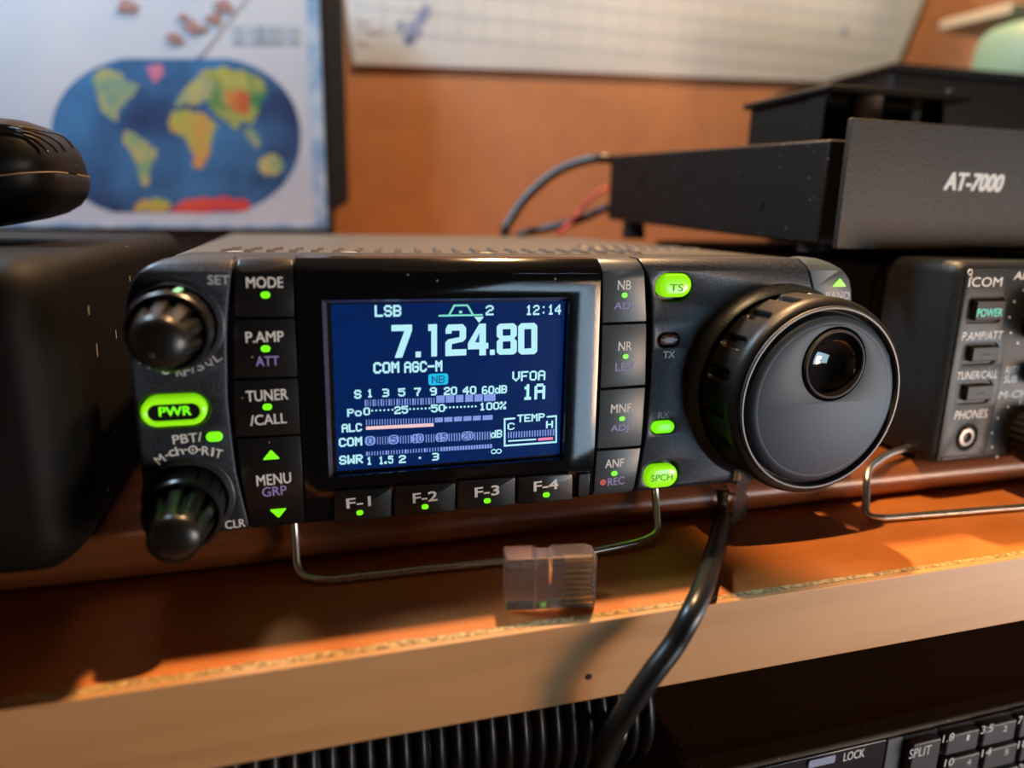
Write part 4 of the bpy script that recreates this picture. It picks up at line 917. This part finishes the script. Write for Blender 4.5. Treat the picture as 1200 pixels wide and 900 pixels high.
# ================================================================== LEFT RADIO with a hand microphone on top
lx1_, ly0 = onY(50, 300, -8)[0], -8
LR = empty('desktop_radio', (-200, 20, -29.5), 'scuffed black radio cabinet at the left, next to the lit transceiver', 'radio')
zt_ = 29.2
build(MB().box(-300, lx1_, 2, 150, -29.4, zt_), 'case', M['scuff'], LR, bevel=5, segs=4)
fu = []
for (y, ins) in ((-14, 6), (-12.5, 3.2), (-9, 1.0), (-4, .3), (3, 0), (4, 1.5)):
    fu.append([(x, y, z) for x, z in rrect(-300+ins, -29.4+ins*.8, lx1_+.8-ins, zt_+.5-ins*.8, 6)])
n = len(fu[0]); vs = [p for s in fu for p in s]; fs = [(i*n+k, i*n+(k+1) % n, (i+1)*n+(k+1) % n, (i+1)*n+k) for i in range(len(fu)-1) for k in range(n)]
fs += [tuple(range(n)), tuple((len(fu)-1)*n+k for k in range(n-1, -1, -1))]
build(MB().add(vs, fs), 'front_bezel', M['scuff'], LR, angle=50)
mb = MB(); rnd = random.Random(5)
for py_, pz_, s_z in ((16, 16, 2.0), (19, 6.5, 3.0), (37, 7.5, 2.0), (26, -13, .8), (56, 4, 1.4), (15, -23, 1.2), (58, 19, 1.5)):
    mb.prismX([(py_, pz_), (py_+.5, pz_+.2), (py_+.7, pz_+s_z), (py_+.2, pz_+s_z*.8)], lx1_-.05, lx1_+.05)
build(mb, 'paint_chips', M['dimwhite'], LR, smooth=False)

HX, HY = float(onY(102, 215, 76)[0]), 62.0
HM = empty('hand_microphone', (HX-28, HY, zt_), 'black hand microphone with ridged top lying tilted on the scuffed left radio', 'microphone')
TL = math.radians(9)
def hull_pts(z, s_x, s_y, seg=96):
    out = []
    for j in range(seg):
        t = 2*PI*j/seg; c, s_ = math.cos(t), math.sin(t)
        x = (28-s_x)*math.copysign(abs(c)**.42, c); y = (24-s_y)*math.copysign(abs(s_)**.42, s_)
        xx, zz = x*math.cos(TL)-z*math.sin(TL), x*math.sin(TL)+z*math.cos(TL)
        out.append((HX-25+xx, HY+y, zt_+2.9+zz))
    return out
def hull(name, rings):
    vs = []; fs = []; seg = 96
    for z, i_ in rings: vs += hull_pts(z, i_, i_)
    for i in range(len(rings)-1):
        for j in range(seg): fs.append((i*seg+j, i*seg+(j+1) % seg, (i+1)*seg+(j+1) % seg, (i+1)*seg+j))
    fs += [tuple(range(seg)), tuple((len(rings)-1)*seg+j for j in range(seg-1, -1, -1))]
    return build(MB().add(vs, fs), name, M['mic'], HM, angle=60)
hull('rear_shell', [(-.4, 18), (.1, 11), (1.0, 6.6), (2.6, 3.4), (4.8, 1.4), (7.2, .3), (9.3, 0), (9.6, .35)])
FS = hull('front_shell', [(9.6, .5), (10, .1), (13.5, .15), (16.4, .6), (18.8, 1.6), (20.8, 3.2), (22.1, 5.2), (22.9, 8), (23.3, 12), (23.4, 17)])
build(MB().tube([Vector(p)+Vector((0, 0, .0)) for p in hull_pts(9.6, .05, .05)], .22, 6), 'seam_line', M['seam'], HM)
bpy.context.view_layer.update()
ridges = [[(-20, 146), (21, 150), (50, 155), (66, 158), (78, 165), (85, 174)], [(-20, 147), (12, 150), (38, 155), (55, 160), (68, 168), (76, 178)], [(-20, 149), (2, 151), (28, 156), (46, 162), (60, 171), (67, 179)],
          [(-20, 150), (-6, 152), (18, 157), (38, 164), (51, 173), (57, 180)], [(-20, 152), (-10, 154), (10, 157), (28, 163), (41, 172), (47, 181)]]
for rd in ridges:
    P = []
    for p in spline([(x, y, 0) for x, y in rd], 5):
        d = Vector([float(c) for c in ray(p[0], p[1]-1.0)]).normalized()
        hit, loc, nrm, _ = FS.ray_cast(Vector((CX, CY, CZ))*S-FS.matrix_world.translation, d)
        if hit: P.append((loc+FS.matrix_world.translation)/S+nrm*.05)
    if len(P) > 3: build(MB().tube(P, .3, 8), 'grip_ridge', M['gloss'], HM)
# ================================================================== BELOW THE SHELF
LZ = onY(1041, 862.5, -27)[2]
build(MB().box(-330, 330, -30, 260, LZ-86, LZ-80), 'cabinet_board_1', M['darkboard'], kind='structure', loc=(0, 100, LZ-86))  # unseen lower board of the shelf, under the base radio
for sx in (-330, 322): build(MB().box(sx, sx+8, -30, 318, LZ-80, SH-18.02), 'cabinet_board_%d' % (2 if sx < 0 else 3), M['darkboard'], kind='structure', loc=(sx+4, 140, LZ-80))  # unseen side panels of the shelf, left and right
# base station radio, only its upper front in view
sx0 = onY(1041, 863, -27)[0]; bx_l = onY(812, 915, -27)[0]
BS = empty('base_station_radio', (180, 40, LZ-80), 'large base station radio with rows of grey number keys under the shelf', 'radio')
build(MB().box(bx_l+2, 316, -24, 210, LZ-79.8, LZ-.6), 'cabinet', M['dustytop'], BS, bevel=1.5)
build(MB().box(bx_l, 318, -26.4, -20, LZ-79, LZ), 'front_frame', M['dustytop'], BS, bevel=1.0)
GF = build(MB().box(sx0, 316, -27.2, -26, LZ-70, LZ-1.0), 'key_field', M['keygrey'], BS, bevel=.3)
DF = build(MB().box(bx_l+2, sx0-.3, -27.0, -26, LZ-70, LZ-1.0), 'dark_field', M['gloss2'], BS, bevel=.3)
letter(DF, 'LOCK', 1001, 884.5, 23.5, 9.6, -27.0, 'dimwhite', bold=.02)
X, Z, W, H = pxdim(962, 891, 30, 8.5, -27); build(MB().prism(pill(X, Z, W, H, 6, .5), -27.5, -26.5), 'lock_lamp', M['lozenge'], DF)
keys = [(1074.5, 879, 35, 38, (('SPLIT', 1078.5, 881, 24.5, 10.5),)), (1118, 862, 39, 25, (('1.8', 1111.6, 864.4, 12.5, 8.6), ('1', 1134.4, 864.2, 3, 6.4))), (1161, 851.6, 39, 25, (('3.5', 1157, 854, 13.5, 8.6), ('2', 1178, 853.8, 4.4, 6.4))),
        (1204, 841.4, 39, 25, (('7', 1195.6, 843.6, 4.6, 8.6), ('3', 1220, 843, 4.4, 6.4))), (1118.5, 889.6, 39, 25, (('10', 1112.6, 893.2, 10.5, 8.6), ('4', 1135.4, 893, 4.6, 6.4))), (1162, 879, 39, 25, (('14', 1156.2, 881.6, 10.5, 8.6), ('5', 1179.4, 881, 4.6, 6.4))),
        (1205, 868.6, 39, 25, (('18', 1198.6, 871.4, 10.5, 8.6), ('6', 1222, 871, 4.6, 6.4))), (1119, 917, 39, 25, (('21', 1112.6, 921, 10.5, 8.6),)), (1163, 906.4, 39, 25, (('24', 1156.2, 909, 10.5, 8.6), ('8', 1179.4, 908.6, 4.6, 6.4))), (1206, 896, 39, 25, (('28', 1199, 899, 10.5, 8.6),))]
for kx, ky, kw, kh, txts in keys:
    X, Z, W, H = pxdim(kx, ky, kw, kh, -27.2)
    build(MB().prism(pill(X, Z, W+.5, H+.5, 4, .6), -27.35, -27.1), 'key_well', M['gloss2'], BS)
    k = build(MB().prism(pill(X+.35, Z-.3, W-1.2, H-.9, 4, .5), -29.6, -27), 'number_key', M['keydark'], BS, bevel=.35)
    for s, tx, ty, tw, th in txts: letter(k, s, tx, ty, tw, th, -29.6, 'dimwhite', bold=.0, rot=0)
# corrugated hose
hp0, hp1 = onY(200, 885, 2), onY(735, 842, -2)
hr = 17.0
P = [(hp0[0]-70+i*(hp1[0]-hp0[0]+70)/330, hp0[1]+(hp1[1]-hp0[1])*i/330, -83.5) for i in range(331)]
hose = build(MB().tube(P, hr, 32, rf=lambda t: hr*(1-.10*(.5+.5*math.cos(t*2*PI*46))**2)), 'corrugated_hose', M['hose'], loc=tuple(P[165]), label='black corrugated hose running beneath the shelf edge', cat='hose', angle=60)
# looped spare cord behind it
cable('thin_cord', [q_(716, 960, -14), q_(712, 905, -16), q_(718, 880, -20), q_(726, 866, -24), q_(728, 852, -22), q_(722, 838, -14), q_(700, 825, 6), q_(660, 815, 30)], 1.6, 'cable', 'thin black cord curling behind the hanging microphone cable')
